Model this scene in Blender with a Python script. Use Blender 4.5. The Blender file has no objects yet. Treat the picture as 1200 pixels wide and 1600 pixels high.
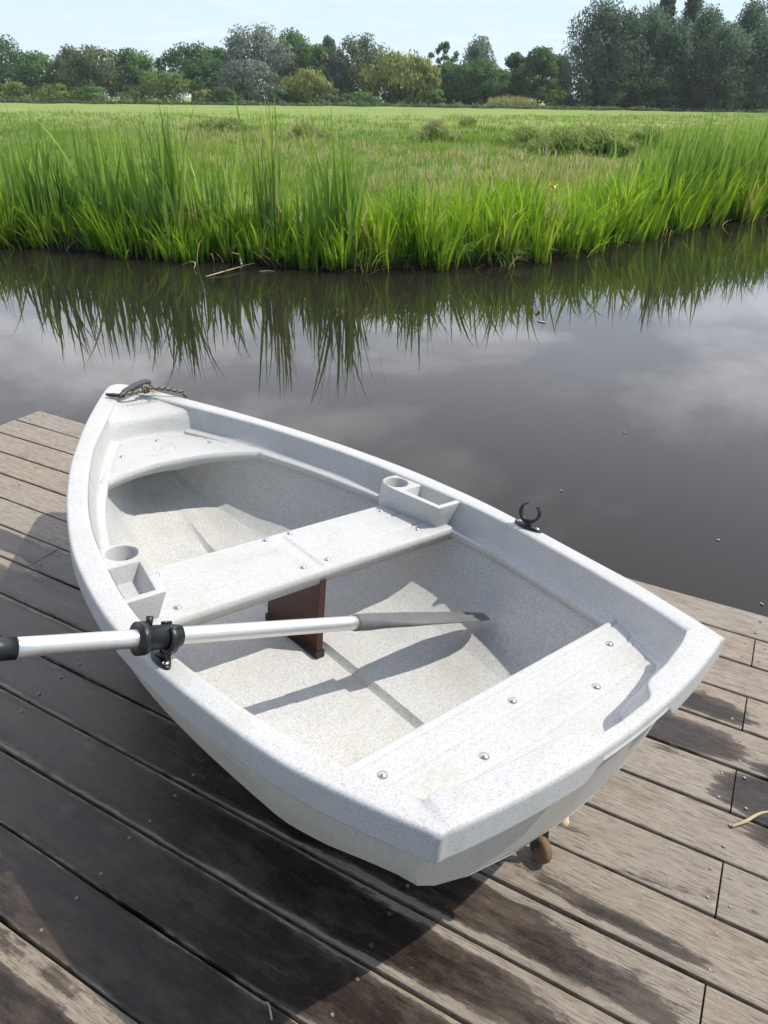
import bpy, math, random
import numpy as np
from mathutils import Matrix, Vector
PI = math.pi
rng = np.random.default_rng(7)
random.seed(7)
sc = bpy.context.scene
COL = sc.collection
V3 = lambda *a: np.array(a, float)

# ------------------------------------------------------------------ camera
H = 1.55
HAZE = .0003
FPX, PITCH, ROLL = 1105.0, 0.52874, 0.010714
_f = V3(0, math.cos(PITCH), -math.sin(PITCH)); _r = V3(1, 0, 0); _u = np.cross(_r, _f)
CR = math.cos(ROLL)*_r + math.sin(ROLL)*_u
CU = -math.sin(ROLL)*_r + math.cos(ROLL)*_u
cam = bpy.data.cameras.new('camera'); camo = bpy.data.objects.new('camera', cam); COL.objects.link(camo)
cam.sensor_fit = 'VERTICAL'; cam.sensor_height = 36.0; cam.lens = FPX/1600*36.0
cam.clip_start = 0.02; cam.clip_end = 6000
m = Matrix.Identity(4)
for i in range(3):
    m[i][0], m[i][1], m[i][2] = CR[i], CU[i], -_f[i]
m[2][3] = H
camo.matrix_world = m
sc.camera = camo

def ray(px, py):
    return _f + CR*(px-600)/FPX - CU*(py-800)/FPX
def onz(px, py, z):                     # the point of height z seen at that place of the photo
    d = ray(px, py); return V3(0, 0, H) + (z-H)/d[2]*d
def at_y(px, py, y):                    # the point at distance y
    d = ray(px, py); return V3(0, 0, H) + y/d[1]*d

# ------------------------------------------------------------------ object helpers
def tag(o, label=None, cat=None, group=None, kind=None):
    if label: o['label'] = label
    if cat: o['category'] = cat
    if group: o['group'] = group
    if kind: o['kind'] = kind
    return o
def empty(name, loc=(0, 0, 0), mat=None):
    o = bpy.data.objects.new(name, None); COL.objects.link(o); o.empty_display_size = .1
    if mat is not None: o.matrix_world = mat
    else: o.location = loc
    return o
def mesh(name, v, f, mat=None, parent=None, smooth=True, attrs=None):
    me = bpy.data.meshes.new(name)
    v = np.asarray(v, np.float32).reshape(-1, 3)
    if isinstance(f, np.ndarray):
        n = f.shape[1]
        me.vertices.add(len(v)); me.vertices.foreach_set('co', v.ravel())
        me.loops.add(f.size); me.loops.foreach_set('vertex_index', f.astype(np.int32).ravel())
        me.polygons.add(len(f)); me.polygons.foreach_set('loop_start', np.arange(0, f.size, n, dtype=np.int32))
        me.polygons.foreach_set('loop_total', np.full(len(f), n, np.int32))
        me.update(calc_edges=True); me.validate()
    else:
        me.from_pydata([tuple(map(float, p)) for p in v], [], [tuple(map(int, q)) for q in f]); me.update()
    if smooth: me.polygons.foreach_set('use_smooth', np.ones(len(me.polygons), bool))
    if attrs and '_n' in attrs:
        attrs = dict(attrs); nn = attrs.pop('_n'); me.polygons.foreach_set('use_smooth', np.ones(len(me.polygons), bool)); me.normals_split_custom_set_from_vertices(nn.tolist())
    if attrs:
        for k, a in attrs.items():
            at = me.attributes.new(k, 'FLOAT', 'POINT'); at.data.foreach_set('value', np.asarray(a, np.float32))
    if mat: me.materials.append(mat)
    o = bpy.data.objects.new(name, me); COL.objects.link(o)
    if parent is not None: o.parent = parent
    return o
def sharp(o, deg):
    try: o.data.set_sharp_from_angle(angle=math.radians(deg))
    except Exception: pass
    return o
def copy_obj(o, parent=None, loc=None):
    c = o.copy(); COL.objects.link(c)
    if parent is not None: c.parent = parent
    if loc is not None: c.location = loc
    return c
def join(parts):
    V, F, k = [], [], 0
    for v, f in parts:
        V.append(np.asarray(v, float).reshape(-1, 3)); F += [tuple(i+k for i in q) for q in f]; k += len(V[-1])
    return np.vstack(V), F
def grid_faces(n, m, wrap=False):
    F = []
    for i in range(n-1):
        for j in range(m-1 if not wrap else m):
            j2 = (j+1) % m
            F.append((i*m+j, i*m+j2, (i+1)*m+j2, (i+1)*m+j))
    return F
def tube(pts, rad, n=12, caps=True, flat=None):
    pts = np.asarray(pts, float); k = len(pts); rad = np.broadcast_to(np.asarray(rad, float), (k,))
    T = np.gradient(pts, axis=0); T /= np.linalg.norm(T, axis=1)[:, None]+1e-12
    up = V3(0, 0, 1) if abs(T[0][2]) < .9 else V3(1, 0, 0)
    a = np.cross(T[0], up); a /= np.linalg.norm(a); out = []
    th = np.linspace(0, 2*PI, n, endpoint=False)
    for i in range(k):
        a = a - (a@T[i])*T[i]; a /= np.linalg.norm(a); b = np.cross(T[i], a)
        fl = 1 if flat is None else flat
        out.append(pts[i] + rad[i]*(np.cos(th)[:, None]*a + fl*np.sin(th)[:, None]*b))
    v = np.vstack(out); F = grid_faces(k, n, True)
    if caps: F += [tuple(range(n-1, -1, -1)), tuple((k-1)*n+i for i in range(n))]
    return v, F
def lathe(prof, n=24, M=None):          # prof: (r, z)
    th = np.linspace(0, 2*PI, n, endpoint=False); v = []
    for r, z in prof: v.append(np.stack([r*np.cos(th), r*np.sin(th), np.full(n, z)], 1))
    v = np.vstack(v); F = grid_faces(len(prof), n, True)
    F += [tuple(range(n-1, -1, -1)), tuple((len(prof)-1)*n+i for i in range(n))]
    if M is not None: v = v@np.asarray(M)[:3, :3].T + np.asarray(M)[:3, 3]
    return v, F
def axes(x, y, z, o):
    M = np.eye(4); M[:3, 0] = x; M[:3, 1] = y; M[:3, 2] = z; M[:3, 3] = o; return M
def frame_z(z, o, hint=(0, 0, 1)):
    z = np.asarray(z, float); z = z/np.linalg.norm(z); h = np.asarray(hint, float)
    if abs(z@h) > .95: h = V3(1, 0, 0)
    x = np.cross(h, z); x /= np.linalg.norm(x); return axes(x, np.cross(z, x), z, o)
def extrude(poly, z0, z1, M=None):
    n = len(poly); p = np.asarray(poly, float)
    v = np.vstack([np.c_[p, np.full(n, z0)], np.c_[p, np.full(n, z1)]])
    F = [tuple(range(n-1, -1, -1)), tuple(range(n, 2*n))] + [(i, (i+1) % n, n+(i+1) % n, n+i) for i in range(n)]
    if M is not None: v = v@M[:3, :3].T + M[:3, 3]
    return v, F
def baked(o, bevel=0, seg=2, cut=()):   # applies booleans and a bevel, removes the cutters
    for c in cut:
        md = o.modifiers.new('b', 'BOOLEAN'); md.object = c; md.operation = 'DIFFERENCE'; md.solver = 'EXACT'
    if bevel:
        md = o.modifiers.new('v', 'BEVEL'); md.width = bevel; md.segments = seg; md.limit_method = 'ANGLE'; md.angle_limit = math.radians(35)
    dg = bpy.context.evaluated_depsgraph_get()
    me = bpy.data.meshes.new_from_object(o.evaluated_get(dg)); o.modifiers.clear(); o.data = me
    for c in cut: bpy.data.objects.remove(c)
    return o
def catmull(P, n=14):
    P = np.asarray(P, float); Q = np.vstack([2*P[0]-P[1], P, 2*P[-1]-P[-2]]); out = []
    for i in range(1, len(Q)-2):
        t = np.linspace(0, 1, n, endpoint=False)[:, None]
        out.append(.5*(2*Q[i]+(Q[i+1]-Q[i-1])*t+(2*Q[i-1]-5*Q[i]+4*Q[i+1]-Q[i+2])*t**2+(-Q[i-1]+3*Q[i]-3*Q[i+1]+Q[i+2])*t**3))
    return np.vstack(out+[P[-1:]])
def resample(P, n):
    d = np.r_[0, np.cumsum(np.linalg.norm(np.diff(P, axis=0), axis=1))]; x = np.linspace(0, d[-1], n)
    return np.stack([np.interp(x, d, P[:, k]) for k in range(P.shape[1])], 1)

# ------------------------------------------------------------------ material helpers
class NT:
    def __init__(s, name):
        s.m = bpy.data.materials.new(name); s.m.use_nodes = True; s.t = s.m.node_tree; s.t.nodes.clear()
        s.out = s.n('ShaderNodeOutputMaterial')
    def n(s, typ, **kw):
        nd = s.t.nodes.new(typ)
        for k, v in kw.items(): setattr(nd, k, v)
        return nd
    def l(s, a, b): s.t.links.new(a, b)
    def set(s, inp, v):
        if hasattr(v, 'links') or isinstance(v, bpy.types.NodeSocket): s.l(v, inp)
        else: inp.default_value = v
    def math(s, op, a, b=None, c=None, clamp=False):
        nd = s.n('ShaderNodeMath', operation=op); nd.use_clamp = clamp
        for i, x in enumerate((a, b, c)):
            if x is not None: s.set(nd.inputs[i], x)
        return nd.outputs[0]
    def mix(s, f, a, b, blend='MIX'):
        nd = s.n('ShaderNodeMix', data_type='RGBA', blend_type=blend); s.set(nd.inputs[0], f)
        for i, x in ((6, a), (7, b)):
            s.set(nd.inputs[i], (*x, 1) if isinstance(x, tuple) and len(x) == 3 else x)
        return nd.outputs[2]
    def ramp(s, f, stops, interp='LINEAR'):
        nd = s.n('ShaderNodeValToRGB'); cr = nd.color_ramp; cr.interpolation = interp
        while len(cr.elements) < len(stops): cr.elements.new(.5)
        for e, (p, c) in zip(cr.elements, stops):
            e.position = p; e.color = (*c, 1) if isinstance(c, tuple) else (c, c, c, 1)
        s.set(nd.inputs[0], f); return nd.outputs[0]
    def coord(s, which='Object'): return s.n('ShaderNodeTexCoord').outputs[which]
    def geo(s, which='Position'): return s.n('ShaderNodeNewGeometry').outputs[which]
    def mapv(s, v, scale=(1, 1, 1), rot=(0, 0, 0), loc=(0, 0, 0)):
        nd = s.n('ShaderNodeMapping'); s.l(v, nd.inputs[0]); nd.inputs['Scale'].default_value = scale
        nd.inputs['Rotation'].default_value = rot; nd.inputs['Location'].default_value = loc; return nd.outputs[0]
    def noise(s, v, scale, detail=3, rough=.5, out='Fac', dist=0):
        nd = s.n('ShaderNodeTexNoise'); s.l(v, nd.inputs['Vector']); nd.inputs['Scale'].default_value = scale
        nd.inputs['Detail'].default_value = detail; nd.inputs['Roughness'].default_value = rough; nd.inputs['Distortion'].default_value = dist
        return nd.outputs[out]
    def vor(s, v, scale, out='Distance', feature='F1'):
        nd = s.n('ShaderNodeTexVoronoi', feature=feature); s.l(v, nd.inputs['Vector']); nd.inputs['Scale'].default_value = scale
        return nd.outputs[out]
    def attr(s, name): return s.n('ShaderNodeAttribute', attribute_name=name).outputs['Fac']
    def bump(s, h, strength=.3, dist=.01):
        nd = s.n('ShaderNodeBump'); s.l(h, nd.inputs['Height']); nd.inputs['Strength'].default_value = strength; nd.inputs['Distance'].default_value = dist
        return nd.outputs[0]
    def bsdf(s, color, rough=.5, metal=0, normal=None, spec=.5, ior=None, link=True):
        nd = s.n('ShaderNodeBsdfPrincipled')
        s.set(nd.inputs['Base Color'], (*color, 1) if isinstance(color, tuple) and len(color) == 3 else color)
        s.set(nd.inputs['Roughness'], rough); s.set(nd.inputs['Metallic'], metal); s.set(nd.inputs['Specular IOR Level'], spec)
        if ior: nd.inputs['IOR'].default_value = ior
        if normal is not None: s.l(normal, nd.inputs['Normal'])
        if link: s.l(nd.outputs[0], s.out.inputs[0])
        return nd.outputs[0]

def mat_speckle(name, base, tint, dark, amount, yellow=0.0):
    t = NT(name); v = t.coord()
    c = t.vor(v, 620, 'Color'); sep = t.n('ShaderNodeSeparateColor'); t.l(c, sep.inputs[0])
    spk = t.math('LESS_THAN', sep.outputs[0], amount)
    c2 = t.vor(v, 430, 'Color'); sep2 = t.n('ShaderNodeSeparateColor'); t.l(c2, sep2.inputs[0])
    spk2 = t.math('LESS_THAN', sep2.outputs[1], amount*.55)
    big = t.noise(v, 3.5, 4, .6)
    col = t.mix(t.ramp(big, [(.35, 0.), (.7, 1.)]), base, tint)
    med = t.noise(v, 150, 2, .7); col = t.mix(t.ramp(med, [(.3, 0.), (.7, .35)]), col, tuple(x*.8 for x in base))
    col = t.mix(t.math('MULTIPLY', spk, .62), col, dark)
    col = t.mix(t.math('MULTIPLY', spk2, .45), col, dark)
    if yellow:
        y = t.ramp(t.noise(v, 5, 5, .65), [(.45, 0.), (.75, yellow)]); col = t.mix(y, col, (.46, .40, .27))
    # grime with a shape of its own: scuffs and a few greenish smears
    g = t.ramp(t.noise(t.mapv(v, (1, 1, .4)), 8, 7, .75), [(.50, 0.), (.70, .40)]); col = t.mix(g, col, (.40, .375, .28))
    g2 = t.ramp(t.noise(t.mapv(v, (1, 1, 1), loc=(3, 1, 2)), 5.5, 8, .8), [(.57, 0.), (.67, .30)]); col = t.mix(g2, col, (.33, .335, .22))
    hr = t.ramp(t.noise(t.mapv(v, (70, 5, 40), rot=(0, 0, -.8)), 3, 2, .6), [(.735, 0.), (.75, .35)]); col = t.mix(hr, col, (.30, .30, .28))
    sc1 = t.ramp(t.noise(t.mapv(v, (4, 60, 30), rot=(0, 0, .5)), 5, 3, .6), [(.70, 0.), (.76, .25)]); col = t.mix(sc1, col, (.45, .45, .43))
    h = t.noise(v, 240, 3, .6)
    t.bsdf(col, t.ramp(big, [(.3, .5), (.7, .62)]), normal=t.bump(h, .12, .002), spec=.35)
    return t.m
M_rim = mat_speckle('speckled_plastic', (.535, .53, .512), (.495, .497, .485), (.24, .26, .28), .085)
M_hull = mat_speckle('cream_hull_plastic', (.56, .53, .46), (.50, .475, .41), (.26, .25, .23), .05, .25)  # warmer cream than the rim, with fewer specks and yellow mottling
M_liner = mat_speckle('speckled_liner_plastic', (.595, .59, .565), (.56, .565, .55), (.17, .18, .19), .15, .2)

def mat_plain(name, col, rough, metal=0, bump=0, bscale=200, var=.0):
    t = NT(name); v = t.coord(); nrm = None
    c = col
    if var:
        c = t.mix(t.noise(v, bscale*.2, 5, .65), tuple(x*(1-var) for x in col), tuple(min(1, x*(1+var)) for x in col))
    if bump: nrm = t.bump(t.noise(v, bscale, 4, .6), bump, .002)
    t.bsdf(c, rough, metal, nrm); return t.m
M_black = mat_plain('black_plastic', (.012, .013, .014), .38, 0, .15, 160, .3)
M_rubber = mat_plain('grey_rubber', (.045, .045, .047), .55, 0, .3, 220, .4)
M_alu = NT('brushed_aluminium'); _v = M_alu.coord()
M_alu.bsdf(M_alu.mix(M_alu.noise(_v, 18, 5, .7), (.62, .61, .57), (.76, .75, .71)), M_alu.ramp(M_alu.noise(M_alu.mapv(_v, (60, 3, 60)), 6, 4, .6), [(.3, .30), (.7, .45)]), .75); M_alu = M_alu.m
M_steel = mat_plain('stainless_steel', (.55, .55, .54), .28, 1, .05, 90, .2)
M_bladegrey = mat_plain('weathered_grey_plastic', (.115, .115, .112), .6, 0, .2, 120, .35)
M_bladetip = mat_plain('dark_wet_plastic', (.018, .024, .028), .3, 0, .1, 120, .3)
t = NT('brown_plywood'); v = t.coord()
gr = t.noise(t.mapv(v, (3, 40, 22)), 4, 5, .65)
t.bsdf(t.mix(gr, (.034, .011, .007), (.085, .030, .018)), .30, normal=t.bump(gr, .1, .003)); M_ply = t.m
t = NT('rusty_wheel'); v = t.coord()
t.bsdf(t.mix(t.noise(v, 60, 5, .7), (.085, .040, .020), (.25, .155, .085)), .8, normal=t.bump(t.noise(v, 120, 4, .7), .5, .003)); M_rust = t.m
t = NT('hemp_rope'); v = t.attr('tw'); v2 = t.coord()
st = t.math('SINE', v); st = t.math('MULTIPLY_ADD', st, .5, .5)
t.bsdf(t.mix(t.ramp(st, [(.25, 0.), (.6, 1.)]), (.035, .034, .022), t.mix(t.noise(v2, 120, 3), (.19, .16, .10), (.33, .29, .21))), .9, normal=t.bump(st, .8, .004)); M_rope = t.m

# ------------------------------------------------------------------ light
SUN_DIR = V3(.69, .04, 1.0); SUN_DIR /= np.linalg.norm(SUN_DIR)
elev = math.asin(SUN_DIR[2]); az = math.atan2(SUN_DIR[0], SUN_DIR[1])     # clockwise from +Y
w = bpy.data.worlds.new('World'); sc.world = w; w.use_nodes = True
nt = w.node_tree; nt.nodes.clear()
def wn(t_, **k):
    nd = nt.nodes.new(t_)
    for a, b_ in k.items(): setattr(nd, a, b_)
    return nd
def wm(op, a, b=None, clamp=False):
    nd = wn('ShaderNodeMath', operation=op); nd.use_clamp = clamp
    for i, x in enumerate((a, b)):
        if x is None: continue
        if isinstance(x, (int, float)): nd.inputs[i].default_value = x
        else: nt.links.new(x, nd.inputs[i])
    return nd.outputs[0]
sky = wn('ShaderNodeTexSky', sky_type='NISHITA', sun_disc=False); sky.sun_elevation = elev; sky.sun_rotation = az
sky.air_density = 1.0; sky.dust_density = 0.6; sky.ozone_density = 1.6; sky.altitude = 0
tc = wn('ShaderNodeTexCoord'); sx = wn('ShaderNodeSeparateXYZ'); nt.links.new(tc.outputs['Generated'], sx.inputs[0])
zz = wm('ADD', wm('MAXIMUM', sx.outputs[2], 0.0), .12)
cx = wm('DIVIDE', sx.outputs[0], zz); cy = wm('DIVIDE', sx.outputs[1], zz)
cv = wn('ShaderNodeCombineXYZ'); nt.links.new(cx, cv.inputs[0]); nt.links.new(cy, cv.inputs[1])
no = wn('ShaderNodeTexNoise'); nt.links.new(cv.outputs[0], no.inputs['Vector']); no.inputs['Scale'].default_value = 1.15; no.inputs['Detail'].default_value = 7; no.inputs['Roughness'].default_value = .56; no.inputs['Distortion'].default_value = .35
cr = wn('ShaderNodeValToRGB'); nt.links.new(no.outputs['Fac'], cr.inputs[0]); cr.color_ramp.elements[0].position = .47; cr.color_ramp.elements[1].position = .66
lowfade = wm('MULTIPLY', wm('SUBTRACT', sx.outputs[2], .09), 4.5, True)   # clouds thin out in the clear band above the trees
vb = wm('MULTIPLY', wm('MULTIPLY', wm('SUBTRACT', 1.06, sx.outputs[2]), 2.5, True), wm('ADD', wm('MULTIPLY', sx.outputs[1], 1.6), .25, True), True)
cf = wm('MULTIPLY', wm('MULTIPLY', wm('ADD', wm('MULTIPLY', cr.outputs[0], .72), .47), lowfade), wm('ADD', wm('MULTIPLY', vb, .88), .04), True)
mxh = wn('ShaderNodeMix', data_type='RGBA'); nt.links.new(sky.outputs[0], mxh.inputs[6]); mxh.inputs[7].default_value = (4.7, 6.4, 8.1, 1)
hz = wm('MULTIPLY', wm('SUBTRACT', .42, sx.outputs[2]), 2.3, True); nt.links.new(hz, mxh.inputs[0])
mxl = wn('ShaderNodeMix', data_type='RGBA'); nt.links.new(wm('MULTIPLY', wm('SUBTRACT', .15, sx.outputs[2]), 7.5, True), mxl.inputs[0]); nt.links.new(mxh.outputs[2], mxl.inputs[6]); mxl.inputs[7].default_value = (6.3, 7.3, 8.1, 1)
no2 = wn('ShaderNodeTexNoise'); nt.links.new(cv.outputs[0], no2.inputs['Vector']); no2.inputs['Scale'].default_value = 2.1; no2.inputs['Detail'].default_value = 6; no2.inputs['Roughness'].default_value = .6
wsp = wm('MULTIPLY', wm('MULTIPLY', wm('SUBTRACT', no2.outputs['Fac'], .52), 1.6, True), .16)
cf = wm('MAXIMUM', cf, wsp)
mx = wn('ShaderNodeMix', data_type='RGBA'); nt.links.new(cf, mx.inputs[0]); nt.links.new(mxl.outputs[2], mx.inputs[6]); mx.inputs[7].default_value = (20.3, 20.0, 20.8, 1)
bg = wn('ShaderNodeBackground'); nt.links.new(mx.outputs[2], bg.inputs[0]); bg.inputs[1].default_value = .13
wo_ = wn('ShaderNodeOutputWorld'); nt.links.new(bg.outputs[0], wo_.inputs[0])
sun = bpy.data.lights.new('sun', 'SUN'); suno = bpy.data.objects.new('sun', sun); COL.objects.link(suno)
sun.energy = 3.8; sun.angle = math.radians(.5); sun.color = (1.0, .95, .86)
suno.rotation_euler = Vector(SUN_DIR).to_track_quat('Z', 'Y').to_euler(); suno.location = (10, 0, 15)
sc.view_settings.view_transform = 'Standard'; sc.view_settings.look = 'None'; sc.view_settings.exposure = .14; sc.view_settings.gamma = 1
sc.cycles.max_bounces = 8; sc.cycles.transparent_max_bounces = 8
# ------------------------------------------------------------------ water
WZ = -.45
t = NT('canal_water'); v = t.geo()
b1 = t.noise(t.mapv(v, (1, .7, 1)), 1.7, 3, .5); b2 = t.noise(v, 9, 2, .5)
hgt = t.math('ADD', b1, t.math('MULTIPLY', b2, .10))
t.bsdf((.018, .0155, .0125), .015, normal=t.bump(hgt, .05, .02), ior=1.33, spec=.5); M_water = t.m
wv = [(-900, -300, WZ), (900, -300, WZ), (900, 1500, WZ), (-900, 1500, WZ)]
tag(mesh('canal_water', wv, [(0, 1, 2, 3)], M_water, smooth=False), kind='structure')

# ------------------------------------------------------------------ meadow (one sheet, reaching the horizon, with the canal cut as its front edge)
BANK = [(-900, 60), (-200, 28), (-60, 17.5), (-25, 13.6), (-12, 12.1), (-5.9, 11.34), (-4.85, 11.13), (-3.57, 10.72), (-2.74, 10.40), (-1.82, 10.22), (-.91, 10.0), (-.1, 9.82), (.84, 10.02), (1.77, 10.39), (2.79, 11.0), (3.63, 11.85), (4.45, 12.75), (5.36, 13.65), (6.4, 14.5), (7.69, 15.5), (12, 19), (20, 25.5), (60, 55), (200, 110), (900, 300)]
BX, BY = np.array(BANK).T
def bank_y(x): return np.interp(x, BX, BY) + .10*np.sin(np.asarray(x)*2.3) + .05*np.sin(np.asarray(x)*5.7+1)
def ground_z(x, v):                      # v: metres behind the bank line
    v = np.asarray(v, float)
    z = np.where(v < 0, -.45+v*1.2, -.45 + .24*np.clip(v/.35, 0, 1)**.7)
    z = z + .9*np.clip((v-8)/140, 0, 1) + .05*np.sin(x*.7+v*.5)*np.clip(v/3, 0, 1)
    return z
xs = np.unique(np.r_[np.linspace(-900, -60, 18), np.linspace(-60, 60, 161), np.linspace(-14, 16, 151), np.linspace(60, 900, 18)])
vs = np.r_[-1.5, -.6, -.25, -.08, 0, .06, .12, .2, .3, .45, .7, np.linspace(1, 12, 45), np.linspace(12.6, 60, 60), np.linspace(65, 250, 30), 350, 600, 900, 1500]
XX, VV = np.meshgrid(xs, vs, indexing='ij'); YY = bank_y(XX)+VV; ZZ = ground_z(XX, VV)
t = NT('meadow_ground'); v = t.geo()
sp = t.n('ShaderNodeSeparateXYZ'); t.l(v, sp.inputs[0])
n1 = t.noise(t.mapv(v, (1, .35, 1)), .55, 5, .6); n2 = t.noise(v, 7, 5, .7); n3 = t.noise(t.mapv(v, (.15, 1, 1)), .22, 3, .5)
near = t.mix(t.ramp(n1, [(.35, 0.), (.65, 1.)]), (.10, .17, .025), (.24, .25, .10))
near = t.mix(t.ramp(n2, [(.3, 0.), (.7, 1.)]), near, (.08, .15, .022))
far = t.mix(t.ramp(n3, [(.35, 0.), (.65, 1.)]), (.19, .26, .06), (.235, .30, .085))
dist = t.ramp(t.math('DIVIDE', t.math('ADD', sp.outputs[1], t.math('MULTIPLY', n3, 14)), 200), [(.26, 0.), (.34, 1.)])
soil = t.ramp(t.math('MULTIPLY_ADD', sp.outputs[2], 4.0, 1.85), [(.30, 1.), (.75, 0.)])
colr = t.mix(dist, near, far); colr = t.mix(soil, colr, (.030, .022, .013))
t.bsdf(colr, .95, normal=t.bump(n2, .6, .05), spec=.1); M_mead = t.m
tag(mesh('meadow', np.stack([XX, YY, ZZ], -1).reshape(-1, 3), np.array(grid_faces(*XX.shape)), M_mead), kind='structure')

# ------------------------------------------------------------------ grass blades
def blade_mat(name, stops, base, trans=.45, rough=.45, spec=.3):
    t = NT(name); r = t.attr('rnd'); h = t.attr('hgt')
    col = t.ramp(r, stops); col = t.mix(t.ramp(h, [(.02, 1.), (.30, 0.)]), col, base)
    a = t.bsdf(col, rough, spec=spec, link=False)
    tr = t.n('ShaderNodeBsdfTranslucent'); t.l(t.mix(.5, col, t.mix(1., col, (1.5, 1.35, .5), 'MULTIPLY')), tr.inputs[0])
    mx_ = t.n('ShaderNodeMixShader'); mx_.inputs[0].default_value = trans
    t.l(a, mx_.inputs[1]); t.l(tr.outputs[0], mx_.inputs[2]); t.l(mx_.outputs[0], t.out.inputs[0]); return t.m
def blades(roots, height, width, lean, droop, az=None, segs=5, rnd=None, twist=1.0, seed=1):
    r = np.random.default_rng(seed); n = len(roots)
    height = np.broadcast_to(height, (n,)); width = np.broadcast_to(width, (n,)); lean = np.broadcast_to(lean, (n,)); droop = np.broadcast_to(droop, (n,))
    if az is None: az = r.uniform(0, 2*PI, n)
    ld = np.stack([np.cos(az), np.sin(az), np.zeros(n)], 1)
    fa = r.uniform(0, PI, n); sd = np.stack([np.cos(fa), np.sin(fa), np.zeros(n)], 1)
    u = np.linspace(0, 1, segs+1); P = []
    for ui in u:
        c = roots + ld*(height*(lean*ui + droop*ui**3))[:, None]
        c = c + V3(0, 0, 1)*(height*(ui - .45*droop*ui**4))[:, None]
        wd = width*(1-ui**2.2)*(.75+.5*min(ui*3, 1)) * .5
        a = fa + twist*ui; sdi = np.stack([np.cos(a), np.sin(a), np.zeros(n)], 1)
        P.append(np.stack([c - sdi*wd[:, None], c + sdi*wd[:, None]], 1))
    P = np.stack(P, 1)                                    # n, segs+1, 2, 3
    k = (segs+1)*2; base = np.arange(n)[:, None]*k
    q = np.array([[2*i, 2*i+1, 2*i+3, 2*i+2] for i in range(segs)])
    F = (base[:, :, None] + q[None]).reshape(-1, 4)
    rn = r.random(n) if rnd is None else rnd
    A = {'rnd': np.repeat(rn, k), 'hgt': np.tile(np.repeat(u, 2), n)}
    return P.reshape(-1, 3), F, A
def merge(bl):
    V, F, A, k = [], [], {}, 0
    for v, f, a in bl:
        V.append(v); F.append(f+k); k += len(v)
        for key in a: A.setdefault(key, []).append(a[key])
    return np.vstack(V), np.vstack(F), {q: np.concatenate(x) for q, x in A.items()}
def rooted(x, v): return np.stack([x, bank_y(x)+v, ground_z(x, v)], 1)

M_reed = blade_mat('reed_leaf', [(0., (.13, .27, .022)), (.5, (.25, .42, .032)), (.85, (.36, .50, .055)), (.94, (.42, .42, .14)), (1., (.55, .47, .28))], (.11, .19, .028), .48, .5, .18)
M_cattail = blade_mat('cattail_leaf', [(0., (.14, .255, .050)), (.6, (.24, .395, .080)), (.93, (.34, .47, .09)), (1., (.46, .42, .22))], (.24, .31, .08), .42, .45, .25)
M_grass = blade_mat('meadow_grass', [(0., (.11, .21, .025)), (.45, (.19, .31, .038)), (.72, (.27, .37, .065)), (.80, (.34, .36, .15)), (.88, (.52, .43, .31)), (1., (.60, .47, .40))], (.10, .17, .025), .5)

# dense fringe of shorter reeds and sweet grass along the whole bank
def fringe():
    out = []
    nt_ = 620; tx = rng.uniform(-13, 16, nt_); tv = rng.gamma(1.2, .85, nt_)-.08; tv = np.where(rng.random(nt_) < .34, rng.uniform(-.06, .25, nt_), tv); ok = tv < 4; tx, tv = tx[ok], tv[ok]; nt_ = len(tx)
    side = np.clip((tx+1.2)/2.0, 0, 1); far = np.clip((tx-3.5)/5, 0, 1)
    per = rng.integers(13, 30, nt_); th_ = (.46+.34*rng.random(nt_)+.46*side*rng.random(nt_))*(1-.07*np.clip(tv, 0, 4))+.30*far*rng.random(nt_); tl = rng.random(nt_)
    R_ = lambda a: np.repeat(a, per); n = int(per.sum()); tid = R_(np.arange(nt_))
    a = rng.uniform(0, 2*PI, n); rr = .13*np.sqrt(rng.random(n))
    x = R_(tx)+rr*np.cos(a); v = R_(tv)+rr*np.sin(a)
    rt = np.stack([x, bank_y(R_(tx))+v, ground_z(R_(tx), np.maximum(R_(tv), -.02))], 1)
    h = R_(th_)*(.50+.55*rng.random(n)); wd = (.020+.024*rng.random(n))*np.clip(.7+.3*R_(th_), .7, 1.2)
    rn = np.clip(.12+.62*R_(tl)+rng.normal(0, .13, n)+np.where(rng.random(n) < .03, .4, 0), 0, 1)
    out.append(blades(rt, h, wd, np.abs(rng.normal(.16, .14, n)), np.abs(rng.normal(.10, .16, n)), az=a+rng.normal(0, .5, n), segs=6, rnd=rn, seed=3))
    # loose thin grass that fills the gaps
    n = 5200; x = rng.uniform(-13, 16, n); v = rng.gamma(1.3, 1.0, n)-.05
    out.append(blades(rooted(x, v), .25+.35*rng.random(n), .010+.010*rng.random(n), rng.normal(0, .2, n), np.abs(rng.normal(.1, .2, n)), segs=4, rnd=np.clip(rng.random(n)*.9, 0, 1), seed=33))
    # drooping front row over the water
    n = 420; x = rng.uniform(-13, 15, n); v = rng.uniform(-.14, .16, n)
    out.append(blades(rooted(x, v), .35+.4*rng.random(n), .010+.012*rng.random(n), .25+.3*rng.random(n), .3+.7*rng.random(n), az=-PI/2+rng.normal(0, .9, n), segs=6, seed=4))
    # thin dead blades lying about the foot
    n = 900; x = rng.uniform(-13, 12, n); v = rng.uniform(-.12, .6, n)
    out.append(blades(rooted(x, v), .25+.35*rng.random(n), .008, rng.normal(.5, .4, n), rng.random(n), segs=4, rnd=.96+.04*rng.random(n), seed=5))
    return merge(out)
v_, f_, a_ = fringe()
tag(mesh('reed_fringe', v_, f_, M_reed, attrs=a_), 'bright green low reeds and sweet grass growing densely along the canal bank', 'reeds', kind='stuff')
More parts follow.
